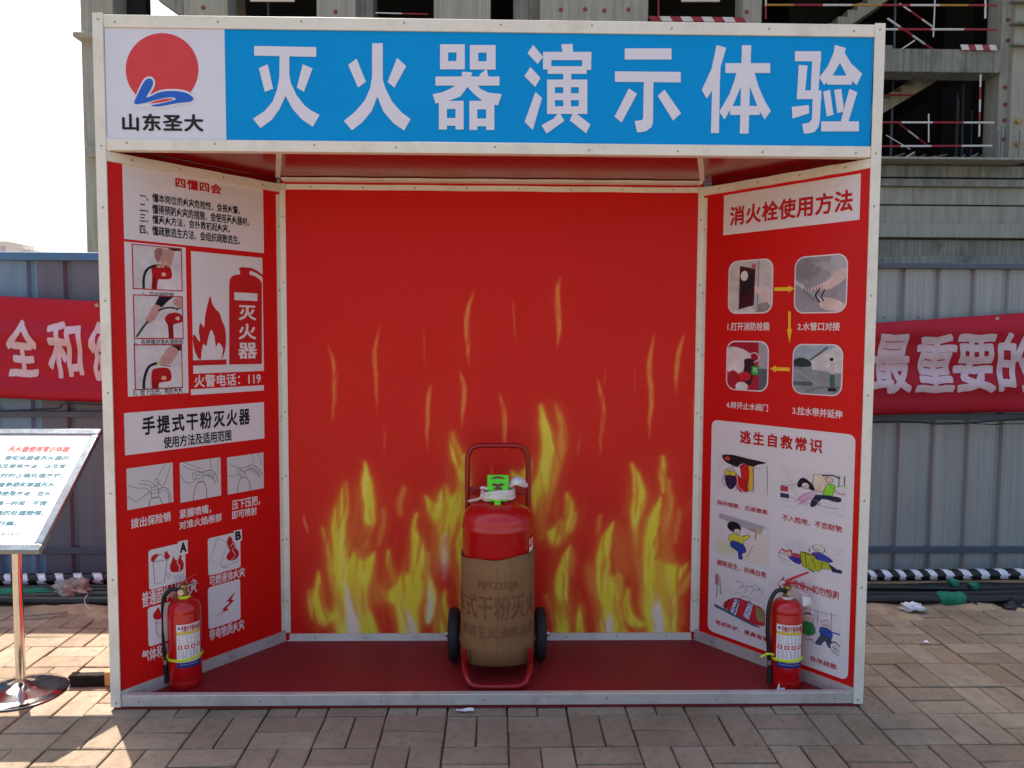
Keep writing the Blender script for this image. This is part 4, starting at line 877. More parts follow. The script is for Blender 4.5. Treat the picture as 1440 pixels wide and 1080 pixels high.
def hand_canvas(kind):
    c = Cv(280, 270, (206, 202, 204)); SK = (196, 150, 142); SD = (150, 100, 94); DK = (58, 40, 42); RD = (178, 22, 32)
    c.poly([(.0, 0), (1, 0), (1, 1), (0, 1)], (206, 202, 204)); c.ell(.75, .8, .4, .3, (222, 216, 216), .8, 40)
    if kind == 0:
        c.poly([(.36, .48), (.44, .42), (.70, .42), (.78, .52), (.78, .72), (.60, .76), (.50, .78), (.46, 1.02), (.36, 1.02), (.38, .7)], RD, 1, 3, 3); c.rect(.38, .7, .45, 1.02, (120, 20, 26), .8, 4)
        c.stroke([(.2, 1.02), (.2, .8), (.24, .62), (.33, .5), (.48, .44)], (34, 34, 36), 7, soft=2)
        c.poly([(.44, .1), (.52, .02), (.68, .04), (.84, .0), (.84, .2), (.78, .42), (.70, .45), (.68, .3), (.64, .46), (.58, .48), (.56, .34), (.5, .38), (.44, .25)], SK, 1, 3, 3)
        c.poly([(.43, .12), (.52, .02), (.6, .05), (.58, .2), (.52, .34), (.46, .3)], SD, .8, 6, 3); c.poly([(.7, .0), (1, 0), (1, .04), (.84, .06)], DK, 1, 2)
        for x in (.62, .68, .74): c.stroke([(x, .24), (x+.01, .42)], SD, 1.5, .7)
        c.ell(.52, .46, .05, .03, (186, 180, 130)); c.ell(.62, .64, .05, .05, (232, 196, 150), .9, 4)
    elif kind == 1:
        c.poly([(.62, .55), (.70, .42), (.88, .38), (1.0, .46), (1.0, .6), (.84, .66), (.80, .72), (.80, 1.02), (.70, 1.02), (.70, .74)], RD, 1, 3, 3); c.poly([(.68, .6), (.79, .7), (.79, 1.02), (.7, 1.02)], (128, 22, 28), .8, 3)
        c.poly([(.52, -.02), (.84, -.02), (.7, .1), (.56, .27), (.42, .2)], (26, 26, 34), 1, 2); c.poly([(.42, .2), (.56, .27), (.5, .4), (.38, .6), (.26, .66), (.22, .58), (.3, .4)], SK, 1, 3, 3)
        c.stroke([(.26, .62), (.16, .76), (.04, .96)], (54, 62, 58), 6, soft=2); c.stroke([(.5, .34), (.62, .28), (.78, .26), (.9, .3)], (34, 34, 36), 5)
        c.poly([(.8, .1), (.92, 0), (1, 0), (1, .26), (.86, .22)], SK, 1, 3, 3); c.stroke([(.86, .05), (.92, .18)], SD, 2); c.ell(.9, .52, .05, .05, (232, 206, 180), .9, 3)
        c.stroke([(.32, .45), (.36, .56)], SD, 2, .6); c.stroke([(.8, .28), (.97, .27)], (90, 90, 60), 4)
    else:
        c.poly([(.34, .62), (.44, .54), (.66, .53), (.75, .62), (.75, .84), (.5, .88), (.48, 1.02), (.34, 1.02)], RD, 1, 3, 3); c.poly([(.36, .8), (.48, .88), (.47, 1.02), (.36, 1.02)], (128, 22, 28), .8, 3)
        c.stroke([(.17, 1.02), (.17, .84), (.22, .62), (.3, .48), (.44, .42)], (30, 32, 34), 8, soft=2)
        c.poly([(.78, .0), (1, .0), (1, .12), (.92, .14), (.8, .06)], (60, 34, 40), 1, 2); c.poly([(.76, .02), (.94, .14), (.86, .3), (.76, .42), (.64, .46), (.52, .4), (.56, .26)], SK, 1, 3, 3)
        for k in range(4): c.stroke([(.58+.06*k, .3-.0*k), (.6+.06*k, .44)], SD, 2, .7)
        c.ell(.5, .42, .05, .04, (186, 180, 120)); c.stroke([(.54, .46), (.76, .5)], (110, 70, 60), 3); c.ell(.6, .77, .06, .05, (232, 190, 150), .9, 4)
    return c.photo(.03)
for k, (a, b) in enumerate((((137, 400), (347, 597)), ((142, 614), (351, 797)), ((146, 826), (348, 1003)))):
    P1, P2 = z3(*a), z3(*b)
    Print(WL, 2).rect((P1[0]-1, P1[1]-1), (P2[0]+1, P2[1]+1)).build('picture_border', 'red_print', wl); picture('instruction_photo', WL, (P1[0]+.6, P1[1]+.6), (P2[0]-.6, P2[1]-.6), hand_canvas(k), wl, 3)
for s, a, b in (('1、拉出保险销', (180, 598), (312, 621)), ('2、将喷嘴对准火源根部', (142, 801), (352, 823)), ('3、按下压把，喷射灭火', (140, 1009), (350, 1030))):
    text(WL, s, z3(*a), z3(*b), 'black_print' if 0 else 'line_print', wl, 2, .012, 1)
pr = Print(WL, 2)
pr.ppx([z3(*p) for p in ((425, 890), (403, 858), (392, 800), (398, 780), (412, 800), (424, 812), (418, 770), (424, 730), (440, 752), (444, 706), (456, 650), (466, 618), (474, 650), (490, 676), (505, 690), (516, 724),
                         (528, 752), (533, 800), (528, 850), (513, 888), (520, 840), (500, 815), (490, 835), (484, 790), (470, 760), (458, 792), (450, 830), (438, 820), (430, 850))], 2)
pr.rect(z3(393, 890), z3(535, 908)); pr.build('fire_symbol', 'red_print', wl)
pr = Print(WL, 2); pr.ppx([z3(*p) for p in ((546, 908), (546, 566), (550, 545), (562, 532), (592, 527), (592, 512), (586, 506), (590, 500), (600, 497), (640, 500), (664, 512), (693, 534), (693, 544), (660, 522), (638, 512), (632, 516),
                         (632, 529), (656, 536), (674, 548), (684, 566), (684, 905))]); pr.build('extinguisher_symbol', 'red_print', wl)
Print(WL, 3).rect(z3(567, 603), z3(665, 640)).build('symbol_band', 'white_vinyl', wl)
for ch, a, b in (('灭', (584, 657), (660, 722)), ('火', (584, 735), (660, 802)), ('器', (582, 816), (664, 882))): text(WL, ch, z3(*a), z3(*b), 'white_print', wl, 3, .026, 3)
text(WL, '火警电话：119', z3(398, 952), z3(680, 990), 'white_print', wl, 2, .022, 2)
text(WL, '手提式干粉灭火器', z4(142, 63), z4(507, 88), 'black_print', wl, 2, .03, 2, sp=1.24); text(WL, '使用方法及适用范围', z4(215, 130), z4(444, 143), 'black_print', wl, 2, .022, 1)
def line_canvas(kind):
    c = Cv(330, 300, (208, 203, 204)); D = (84, 80, 84)
    def l(*p, w=1.1): c.stroke(p, D, w*1.3+.2, .95, 1.5)
    if kind == 0:
        l((.02, .4), (.2, .5), (.42, .55), (.5, .68)); l((.3, .33), (.5, .4), (.6, .52)); l((.25, .4), (.45, .47), (.52, .55)); l((.02, .66), (.18, .82), (.36, .72), (.46, .62)); l((.95, .05), (.85, .4), (.78, .55)); l((.6, .4), (.75, .15), (.86, .02))
        l((.52, .56), (.66, .56), (.66, .8), (.52, .8), (.52, .56)); l((.55, .62), (.7, .62)); l((.5, .7), (.7, .7)); l((.6, .36), (.68, .4), (.66, .5), (.58, .52)); l((.46, 1.02), (.48, .86), (.56, .8), (.68, .82), (.74, .95), (.74, 1.02), w=1.6)
        l((.66, .62), (.8, .6), (.9, .7), (.94, 1.02), w=1.6); l((.68, .68), (.8, .66), (.88, .76), (.9, 1.02)); l((.4, .72), (.52, .66)); l((.62, .44), (.7, .5), (.76, .58))
    elif kind == 1:
        l((.08, .08), (.25, .2), (.42, .26), (.5, .36)); l((.0, .28), (.12, .5), (.28, .54), (.4, .44)); l((.3, .3), (.52, .3), (.52, .44), (.32, .46), (.3, .3)); l((.34, .34), (.48, .4)); l((.36, .42), (.5, .32)); l((.44, .46), (.44, .56), (.56, .56), (.54, .46))
        l((.30, 1.02), (.34, .75), (.42, .58), (.54, .56), (.62, .7), (.64, 1.02), w=1.8); l((.52, .32), (.72, .3), (.86, .4), (.92, .62), w=1.6); l((.54, .42), (.7, .42), (.8, .5), (.86, .66), w=1.6)
        for k in range(6): l((.6+.05*k, .3+.02*k), (.59+.045*k, .42+.03*k))
        l((.74, .0), (.76, .3)); l((.94, .0), (.92, .45)); l((.12, .02), (.3, .12), (.5, .22))
    else:
        l((.05, .2), (.22, .28), (.4, .4)); l((.02, .5), (.2, .52), (.34, .46)); l((.28, .34), (.5, .36), (.48, .5), (.3, .52), (.28, .34)); l((.3, .42), (.5, .44)); l((.34, .36), (.46, .48)); l((.36, .52), (.36, .6), (.48, .6), (.48, .52))
        l((.26, 1.02), (.28, .8), (.36, .62), (.5, .62), (.6, .78), (.6, 1.02), w=1.8); l((.5, .34), (.66, .3), (.84, .42), (.95, .62), w=1.8); l((.52, .44), (.66, .4), (.8, .52), (.9, .68), w=1.8)
        for k in range(6): l((.58+.055*k, .32+.035*k), (.56+.05*k, .42+.04*k))
        l((.7, .0), (.72, .28)); l((.86, .0), (.95, .35))
    return c
for k, (a, b) in enumerate((((90, 238), (249, 350)), ((270, 218), (410, 328)), ((430, 200), (554, 303)))): picture('line_drawing', WL, z4(*a), z4(*b), line_canvas(k), wl, 1)
for s, a, b in (('拨出保险销', (78, 510), (398, 527)), ('紧握喷嘴，', (467, 438), (722, 462)), ('对准火焰根部', (465, 530), (806, 527)), ('压下压把，', (887, 362), (1112, 396)), ('即可喷射', (887, 448), (1087, 475))):
    text(WL, s, z7(*a), z7(*b), 'white_print', wl, 1, .024, 2)
for a, b in ((z7(218, 762), z7(518, 1002)), (z7(693, 668), z7(957, 897)), (z4(162, 708), z4(286, 800)), (z4(365, 640), z4(476, 745))): Print(WL, 1).rect(a, b, .012).build('symbol_tile', 'white_vinyl', wl)
for a, b in ((z7(453, 693), z7(533, 785)), (z7(900, 606), z7(966, 682))): Print(WL, 3).rect(a, b).build('letter_tile', 'white_vinyl', wl)
text(WL, 'A', z7(468, 702), z7(522, 772), 'black_print', wl, 4, .05, 3); text(WL, 'B', z7(911, 612), z7(957, 672), 'black_print', wl, 4, .05, 3)
pr = Print(WL, 2)
pr.stroke([z7(*p) for p in ((256, 855), (270, 1030), (345, 1020), (368, 838))], .0022, 0); pr.stroke([z7(*p) for p in ((256, 855), (372, 835))], .0022, 0); pr.stroke([z7(*p) for p in ((262, 850), (285, 810), (320, 795), (360, 832))], .0018)
pr.stroke([z7(*p) for p in ((375, 985), (368, 955), (388, 948), (395, 975), (375, 985))], .0016); pr.stroke([z7(*p) for p in ((420, 960), (440, 985), (458, 950), (470, 985), (500, 945))], .0016)
pr.stroke([z7(*p) for p in ((770, 665), (712, 838), (795, 872), (850, 700), (770, 665))], .0016, 0); pr.stroke([z7(*p) for p in ((800, 895), (850, 880), (930, 850))], .0018); pr.stroke([z7(*p) for p in ((800, 880), (820, 900), (860, 890))], .0016)
pr.stroke([z4(*p) for p in ((190, 740), (192, 790), (206, 805))], .0022); pr.stroke([z4(*p) for p in ((188, 760), (212, 756))], .0018, 0); pr.build('symbol_outline', 'line_print', wl)
Print(WL, 2).ppx([z7(*p) for p in ((242, 850), (240, 820), (258, 800), (285, 790), (300, 795), (318, 788), (290, 812), (262, 848))], 2).build('symbol_flame', 'red_print', wl)
Print(WL, 2).ppx([z7(*p) for p in ((352, 825), (346, 790), (352, 765), (362, 780), (368, 760), (378, 795), (392, 800), (380, 830))], 2).build('symbol_flame', 'red_print', wl)
Print(WL, 2).ppx([z7(*p) for p in ((400, 930), (390, 885), (405, 850), (418, 805), (428, 830), (452, 840), (470, 800), (488, 795), (480, 825), (500, 860), (498, 905), (472, 930), (430, 936))], 2).build('symbol_flame', 'red_print', wl)
Print(WL, 2).ppx([z7(*p) for p in ((842, 825), (850, 795), (870, 760), (858, 745), (848, 690), (862, 650), (885, 660), (892, 690), (910, 700), (915, 740), (940, 770), (938, 810), (905, 838), (870, 842))], 2).build('symbol_flame', 'red_print', wl)
Print(WL, 2).ppx([z4(*p) for p in ((184, 745), (180, 730), (190, 715), (198, 705), (206, 725), (206, 745))], 2).build('symbol_flame', 'red_print', wl)
Print(WL, 2).ppx([z4(*p) for p in ((458, 650), (428, 686), (440, 688), (412, 714), (420, 717), (390, 738), (436, 712), (428, 708), (454, 682), (444, 680))]).build('symbol_flame', 'red_print', wl)
pr = Print(WL, 3); pr.stroke([z7(*p) for p in ((462, 925), (468, 890), (450, 865), (452, 835))], .003); pr.stroke([z7(*p) for p in ((880, 838), (912, 800), (890, 760), (905, 735), (900, 700), (870, 735))], .0025); pr.build('symbol_highlight', 'white_vinyl', wl)
for s, a, b in (('普通固体材料火灾', (142, 655), (328, 655)), ('可燃液体火灾', (370, 601), (490, 602)), ('带电物质火灾', (370, 782), (488, 780)), ('气体和蒸汽火灾', (142, 853), (310, 838))):
    text(WL, s, z4(*a), z4(*b), 'white_print', wl, 1, .022, 1)

# ---- prints on the right wall
def z5(x, y): return (980+x/2.769, 210+y/2.769)
def z6(x, y): return (980+x/2.5116, 580+y/2.5116)
Print(WR, 1).rect((1018.4, 275), (1208.8, 309)).build('white_board', 'white_vinyl', wr)
text(WR, '消火栓使用方法', z5(130, 224), z5(607, 240), 'red_print', wr, 2, .03, 3, sp=1.06)
def hyd(kind):
    c = Cv(260, 300, (190, 184, 184)); SK = (214, 186, 180); DK = (40, 34, 40)
    if kind == 0:
        c.rect(0, 0, .25, 1, (196, 190, 184)); c.poly([(.25, .08), (.62, .16), (.6, .86), (.24, .96)], (66, 24, 36), 1, 2); c.poly([(.3, .2), (.56, .24), (.54, .6), (.3, .7)], (38, 28, 34), 1, 3)
        c.ell(.36, .28, .09, .1, (216, 208, 206), 1, 3); c.ell(.58, .1, .05, .05, (190, 90, 100)); c.stroke([(.7, 0), (.68, 1)], (110, 106, 104), 2); c.rect(.72, 0, 1, 1, (202, 196, 190), .8)
        c.poly([(.64, .5), (.86, .6), (.98, .66), (.96, .86), (.78, .72), (.62, .56)], SK, 1, 3, 3); c.poly([(.1, 1), (.28, .93), (.5, .88), (.62, .94), (.6, 1)], (212, 204, 204), 1, 6); c.poly([(.7, .84), (.9, .8), (1, .9), (1, 1), (.7, 1)], (120, 112, 112), .7, 5)
    elif kind == 1:
        c.rect(0, 0, 1, 1, (150, 144, 150)); c.rect(.7, 0, 1, .4, (186, 182, 188), .8, 12); c.ell(.2, .2, .3, .2, (120, 114, 118), .6, 20)
        c.poly([(.96, .2), (1, .4), (.72, .58), (.44, .62), (.3, .56), (.5, .5), (.68, .4)], SK, 1, 3, 3); c.poly([(.56, .74), (.8, .78), (1, .88), (1, 1), (.6, .96), (.48, .84)], SK, 1, 3, 3)
        c.stroke([(.0, .44), (.2, .56), (.4, .7), (.52, .8)], (196, 192, 196), 9, soft=2)
        for k in range(5): c.stroke([(.2+.05*k, .52+.04*k), (.18+.05*k, .64+.035*k)], (80, 76, 84), 2)
        c.stroke([(.5, .58), (.42, .7), (.5, .82)], DK, 4); c.stroke([(.6, .6), (.54, .72), (.58, .8)], DK, 3); c.poly([(.3, .1), (.7, .3), (.9, .2), (.6, .1)], (176, 166, 168), .6, 10)
        for k in range(4): c.stroke([(.36+.06*k, .53), (.38+.06*k, .62)], (150, 110, 108), 2)
    elif kind == 2:
        c.rect(0, 0, 1, .45, (160, 172, 184)); c.rect(0, .4, 1, 1, (140, 144, 148)); c.poly([(.02, .3), (.2, .26), (.36, .34), (.36, .44), (0, .44)], (46, 56, 60), 1, 3, 2); c.poly([(.38, .3), (.9, 0), (1, 0), (1, .56), (.4, .5)], (206, 202, 200), 1, 2)
        c.stroke([(.36, .3), (.5, .2), (.7, .04)], (70, 66, 66), 4); c.ell(.8, .28, .04, .035, (36, 30, 34)); c.poly([(.76, .34), (.86, .34), (.88, .6), (.78, .6)], (198, 176, 182), 1, 2); c.stroke([(.8, .38), (.72, .5), (.64, .58)], (190, 160, 160), 3)
        c.poly([(.77, .58), (.87, .58), (.88, .88), (.78, .88)], (66, 104, 84), 1, 2); c.poly([(.74, .86), (.9, .86), (.92, .92), (.74, .93)], DK, 1, 2); c.rect(.0, .76, .42, .84, (86, 90, 96), .9, 4); c.stroke([(.0, .5), (.3, .66), (.5, .8)], (184, 186, 188), 2)
        c.stroke([(.3, .96), (.6, .86), (1, .84)], (100, 102, 108), 3)
    else:
        c.rect(0, 0, 1, 1, (168, 30, 50)); c.rect(.78, 0, 1, .55, (168, 160, 164), 1, 3); c.rect(.8, .55, 1, 1, (96, 96, 108), 1, 3)
        c.poly([(0, .14), (.3, .12), (.55, .22), (.6, .34), (.5, .5), (.46, .6), (.36, .7), (.16, .6), (.0, .62)], (220, 206, 206), 1, 4, 3); c.stroke([(.5, .28), (.7, .22), (.8, .34), (.6, .46)], (220, 200, 200), 4)
        c.poly([(.44, .36), (.66, .36), (.68, .6), (.6, .9), (.4, .8), (.44, .5)], (58, 30, 44), 1, 4, 2); c.ell(.45, .72, .16, .1, (196, 34, 50), 1, 3); c.rect(.62, .5, .8, .68, (34, 160, 60), 1, 2); c.ell(.38, .94, .16, .1, (222, 214, 214), 1, 4)
        c.stroke([(.66, .54), (.76, .54)], (190, 230, 190), 2); c.stroke([(.65, .59), (.77, .59)], (190, 230, 190), 2); c.stroke([(.69, .54), (.68, .65)], (190, 230, 190), 2); c.stroke([(.74, .54), (.74, .65)], (190, 230, 190), 2)
    return c.photo(.05)
for k, (a, b) in enumerate((((125, 437), (294, 638)), ((383, 420), (583, 636)), ((375, 757), (565, 964)), ((117, 745), (277, 946)))):
    A, B = z5(*a), z5(*b); Print(WR, 1).rect(A, B, .045).build('picture_border', 'white_vinyl', wr); picture('hydrant_photo', WR, (A[0]+1.6, A[1]+1.8), (B[0]-1.8, B[1]-1.8), hyd(k), wr, 2, .04)
for s, a, b in (('1.打开消防栓箱', (120, 674), (283, 706)), ('2.水管口对接', (393, 674), (557, 706)), ('3.拉水带并延伸', (373, 1000), (566, 1050)), ('4.转开止水阀门', (115, 980), (277, 1022))):
    text(WR, s, z5(*a), z5(*b), 'white_print', wr, 1, .022, 2)
def arrow(a, b, w, hl):
    A = Vector(WR.px(*z5(*a))); B = Vector(WR.px(*z5(*b))); t = (B-A).normalized(); k = Vector((-t.y, t.x)); C = B-t*hl
    Print(WR, 1).poly([tuple(p) for p in (A-k*w/2, C-k*w/2, C-k*w, B, C+k*w, C+k*w/2, A+k*w/2)]).build('arrow', 'yellow_print', wr)
arrow((301, 545), (380, 543), .015, .028); arrow((361, 631), (361, 755), .012, .06); arrow((362, 857), (286, 854), .015, .028)
# escape board
c1, c2 = WR.px(1001, 590), WR.px(1192, 957.4)
Print(WR, 1).ruv(WR.px(998, 750)[0], c2[1], WR.px(1198, 780)[0], c1[1], .03).build('white_board', 'white_vinyl', wr)
text(WR, '逃生自救常识', z6(153, 62), z6(443, 146), 'red_print', wr, 2, .034, 3, sp=1.3)
def cart(kind):
    c = Cv(300, 290, (219, 214, 216)); K_ = (34, 30, 40)
    def l(*p, w=1.4, col=K_, a=.9): c.stroke(p, col, w*1.15+.35, a, 1.6)
    _p = c.poly; _e = c.ell
    def poly(pts, col, alpha=1, soft=1., smooth=0):
        _p(pts, col, alpha, soft, smooth)
        if alpha == 1 and soft < 4: c.stroke(list(pts)+[pts[0]], (44, 38, 50), 1.15, .8, 1.6, smooth)
        return c
    def ell(cx, cy, rx, ry, col, alpha=1, soft=1., n=22):
        _p([(cx+rx*math.cos(2*math.pi*i/n), cy+ry*math.sin(2*math.pi*i/n)) for i in range(n)], col, alpha, soft)
        if alpha == 1 and soft < 4: c.stroke([(cx+rx*math.cos(2*math.pi*i/n), cy+ry*math.sin(2*math.pi*i/n)) for i in range(n+1)], (44, 38, 50), 1.4, .75, 1.6, 0)
        if rx < .14 and alpha == 1 and col[0] > 210: l((cx-rx*.3, cy-ry*.1), (cx-rx*.2, cy-ry*.1), w=1); l((cx+rx*.3, cy-ry*.1), (cx+rx*.4, cy-ry*.1), w=1); l((cx-rx*.2, cy+ry*.45), (cx+rx*.2, cy+ry*.4), w=.8)
        return c
    c.poly = poly; c.ell = ell
    def deco(pts, col):
        # folds and hatching that follow a coloured shape
        cx_ = sum(q[0] for q in pts)/len(pts); cy_ = sum(q[1] for q in pts)/len(pts); dk = tuple(v*.55 for v in col); lt = tuple(min(255, v*1.25+25) for v in col)
        for j, q in enumerate(pts):
            t1, t2 = .35+.1*(j % 3), .8; c.stroke([(cx_+(q[0]-cx_)*t1, cy_+(q[1]-cy_)*t1), (cx_+(q[0]-cx_)*.6+.012, cy_+(q[1]-cy_)*.6), (cx_+(q[0]-cx_)*t2, cy_+(q[1]-cy_)*t2)], dk if j % 2 else lt, 1.3, .7, 1.5, 3)
    _poly = c.poly
    def poly2(pts, col, alpha=1, soft=1., smooth=0):
        _poly(pts, col, alpha, soft, smooth)
        if alpha == 1 and soft < 4: deco(list(pts), col)
        return c
    c.poly = poly2
    rn = random.Random(kind+50)
    for k in range(44):
        x, y = rn.random(), rn.random(); l((x, y), (x+rn.uniform(-.12, .12), y+rn.uniform(-.03, .03)), (x+rn.uniform(-.14, .14), y+rn.uniform(-.1, .1)), w=.5, a=.28, col=(120, 112, 130))
    if kind == 0:
        c.poly([(.1, .06), (.3, .02), (.6, .06), (.95, .1), (.8, .18), (.7, .26), (.5, .2), (.4, .32), (.2, .26), (.12, .18)], (38, 30, 36), 1, 2, 3); c.ell(.2, .14, .06, .06, (214, 70, 60)); c.rect(.6, .25, .72, .92, (226, 180, 60), 1, 2)
        c.poly([(.46, .28), (.6, .22), (.64, .5), (.6, .86), (.5, .8), (.48, .5)], (206, 40, 36), 1, 2, 3); c.poly([(.3, .42), (.44, .58), (.56, .74), (.64, .92), (.54, 1), (.44, .96), (.36, .7)], (198, 34, 40), 1, 2, 3); l((.28, .4), (.4, .6), (.42, .84), (.56, 1.0), w=2, col=(236, 200, 190))
        c.ell(.26, .52, .12, .1, (214, 200, 70), 1, 2); c.ell(.26, .44, .07, .05, (226, 196, 184)); c.poly([(.16, .62), (.36, .6), (.4, .74), (.34, .92), (.26, .98), (.18, .86)], (58, 36, 74), 1, 2, 2); l((.15, .6), (.1, .8), (.18, .9)); l((.3, .8), (.4, .9), (.38, .98)); l((.28, .35), (.5, .3), (.52, .2), (.4, .3))
        l((.72, .2), (.74, .95), a=.5); l((.98, .2), (1, .95), a=.5); l((.76, .3), (.84, .28), a=.5)
    elif kind == 1:
        l((.0, .5), (.3, .4), (.5, .3), a=.4); l((.05, .7), (.4, .8), (.9, .82), a=.4); c.poly([(.52, .1), (.74, .06), (.76, .4), (.6, .5), (.5, .4)], (226, 206, 180), 1, 2); c.poly([(.28, .34), (.36, .22), (.5, .34), (.54, .48), (.46, .46), (.4, .34), (.34, .44), (.28, .46)], (36, 30, 36), 1, 2, 3)
        c.ell(.4, .4, .06, .07, (232, 210, 204)); c.poly([(.72, .3), (.84, .28), (.82, .5), (.76, .62), (.66, .6)], (140, 214, 60), 1, 2, 2); c.ell(.76, .18, .05, .07, (226, 200, 190)); l((.66, .1), (.8, .06), (.9, .1), w=4, col=(60, 60, 80))
        l((.82, .34), (.92, .28), (1, .28), w=3, col=(150, 200, 80)); c.poly([(.56, .58), (.88, .54), (.94, .58), (.9, .66), (.66, .64), (.56, .84), (.48, .86)], (40, 44, 70), 1, 2, 2); c.poly([(.3, .7), (.42, .56), (.56, .56), (.48, .7), (.34, .86)], (206, 160, 190), .8, 3, 2); l((.24, .84), (.4, .6), (.56, .5), col=(190, 110, 150)); l((.3, .88), (.46, .7), (.62, .74), col=(190, 110, 150))
        c.rect(.0, .5, .12, .62, (186, 60, 80), 1, 2); c.rect(.0, .68, .14, .78, (50, 56, 90), 1, 2); l((.9, .05), (.9, .3)); l((.98, .05), (.98, .25)); l((.84, .4), (.92, .46), (1, .46), col=(190, 80, 110), w=2)
        for k in range(9): l((random.random(), random.random()), (random.random(), random.random()), a=.12)
    elif kind == 2:
        c.poly([(.05, .02), (.9, .1), (.84, .3), (.04, .14)], (160, 152, 156), .8, 6); c.rect(.52, .3, 1, .98, (222, 208, 198), .8, 4); c.ell(.18, .8, .2, .14, (206, 206, 150), .6, 14); c.ell(.34, .27, .13, .12, (32, 34, 42), 1, 2); c.ell(.4, .35, .06, .06, (232, 208, 198)); l((.3, .33), (.42, .28), w=3)
        c.poly([(.24, .5), (.34, .42), (.5, .44), (.6, .38), (.64, .42), (.54, .54), (.5, .64), (.26, .64)], (212, 202, 70), 1, 2, 3); c.poly([(.3, .6), (.52, .62), (.58, .78), (.5, .84), (.52, .96), (.44, .98), (.42, .82), (.28, .74)], (48, 70, 150), 1, 2, 2); l((.6, .24), (.74, .28), (.74, .44)); c.ell(.78, .24, .05, .08, (206, 170, 140), .8, 4); l((.6, .9), (.7, .6), a=.4)
    elif kind == 3:
        c.ell(.3, .3, .2, .2, (206, 202, 206), .7, 12); c.ell(.64, .18, .1, .12, (226, 216, 206), 1, 3); l((.56, .14), (.6, .26), (.7, .28), (.74, .16), a=.6); c.poly([(.54, .36), (.66, .3), (.8, .38), (.86, .5), (.74, .56), (.58, .52)], (60, 70, 170), 1, 2, 3)
        c.poly([(.36, .4), (.56, .42), (.62, .54), (.8, .56), (.82, .76), (.7, .8), (.64, .92), (.42, .9), (.38, .7)], (172, 180, 50), 1, 2, 3); l((.44, .46), (.46, .86), a=.6); l((.54, .54), (.62, .84), a=.6); l((.7, .6), (.7, .78), a=.6); l((.4, .42), (.6, .44), (.6, .38), w=4, col=(120, 50, 40)); c.poly([(.8, .58), (.92, .7), (1, .7), (1, .8), (.86, .82)], (44, 48, 90), 1, 2)
        c.ell(.12, .56, .1, .09, (226, 190, 180), 1, 2); l((.06, .46), (.12, .52), (.2, .44), (.22, .52), w=4, col=(180, 50, 50)); c.poly([(.22, .54), (.34, .5), (.36, .7), (.24, .72)], (190, 60, 90), 1, 2, 2); c.poly([(.16, .66), (.36, .64), (.36, .84), (.24, .8)], (60, 60, 150), 1, 2, 2); l((.02, .6), (.0, .74), (.12, .8)); l((.5, .24), (.5, .36), w=3, col=(110, 140, 110)); l((.6, .2), (.66, .21)); l((.5, .92), (.58, .97), w=3)
    elif kind == 4:
        for k in range(8):
            x = random.uniform(.05, .8); y = random.uniform(.1, .6); l((x, y), (x+.08, y-.05), (x+.16, y), (x+.12, y+.06), a=.4)
        c.rect(.0, .04, .08, .3, (190, 110, 140), .9, 3); l((.04, .1), (.05, .34), (.04, .6)); l((.1, .1), (.12, .5)); c.poly([(.0, .78), (.3, .84), (.9, .98), (.9, 1.02), (0, .84)], (70, 96, 130), 1, 2); c.poly([(.18, .78), (.3, .56), (.5, .46), (.8, .5), (.98, .56), (1, .9), (.7, .94)], (196, 48, 56), 1, 2, 2)
        for x in (.36, .62): c.poly([(x+.05, .5), (x+.16, .5), (x+.08, .9), (x-.04, .84)], (196, 200, 226), 1, 2); [l((x+.1-.03*k/2, .54+.08*k), (x+.02+.06*(k % 2), .58+.08*k), w=1.6, col=(50, 60, 130)) for k in range(4)]
        l((.3, .56), (.22, .82), w=2); l((.5, .46), (.4, .86), w=2); c.poly([(.82, .55), (.98, .56), (.98, .84), (.86, .84)], (150, 160, 110), .9, 2); [l((.84+.02*k, .58+.05*k), (.96, .6+.05*k), a=.8) for k in range(4)]
    else:
        l((.2, .0), (.2, .4), a=.5); l((.5, .05), (.5, .4), a=.5); l((.8, .0), (.8, .4), a=.5); l((.1, .1), (.9, .05), a=.4); c.ell(.3, .3, .11, .1, (226, 204, 196), 1, 2); l((.2, .24), (.28, .18), (.4, .2), w=3); c.poly([(.16, .42), (.4, .4), (.46, .6), (.3, .72), (.12, .64)], (60, 140, 80), 1, 2, 2); c.poly([(.0, .5), (.14, .46), (.16, .66), (.0, .7)], (60, 70, 80), 1, 3)
        c.ell(.68, .32, .09, .09, (226, 204, 196), 1, 2); c.poly([(.56, .42), (.8, .42), (.82, .62), (.58, .62)], (54, 80, 160), 1, 2, 2); l((.8, .46), (.98, .46), w=4, col=(54, 80, 160)); c.poly([(.58, .6), (.8, .6), (.84, .84), (.76, .84), (.68, .7), (.56, .86), (.46, .84)], (70, 76, 96), 1, 2, 1); c.ell(.9, .78, .11, .1, (214, 206, 206), 1, 2)
        l((.8, .7), (.9, .66), (1, .74), w=2); l((.3, .76), (.5, .86), a=.5); l((.82, .9), (.98, .94), a=.8); l((.84, .8), (.96, .82)); l((.2, .7), (.26, .82), (.4, .78)); c.stroke([(.62, .34), (.74, .34)], K_, 1)
    return c.grain(.012)
for k, (a, b) in enumerate((((75, 140), (250, 298)), ((298, 186), (523, 374)), ((72, 350), (255, 548)), ((290, 430), (512, 592)), ((65, 562), (240, 768)), ((350, 668), (505, 868)))):
    picture('cartoon_picture', WR, z6(*a), z6(*b), cart(k), wr, 2)
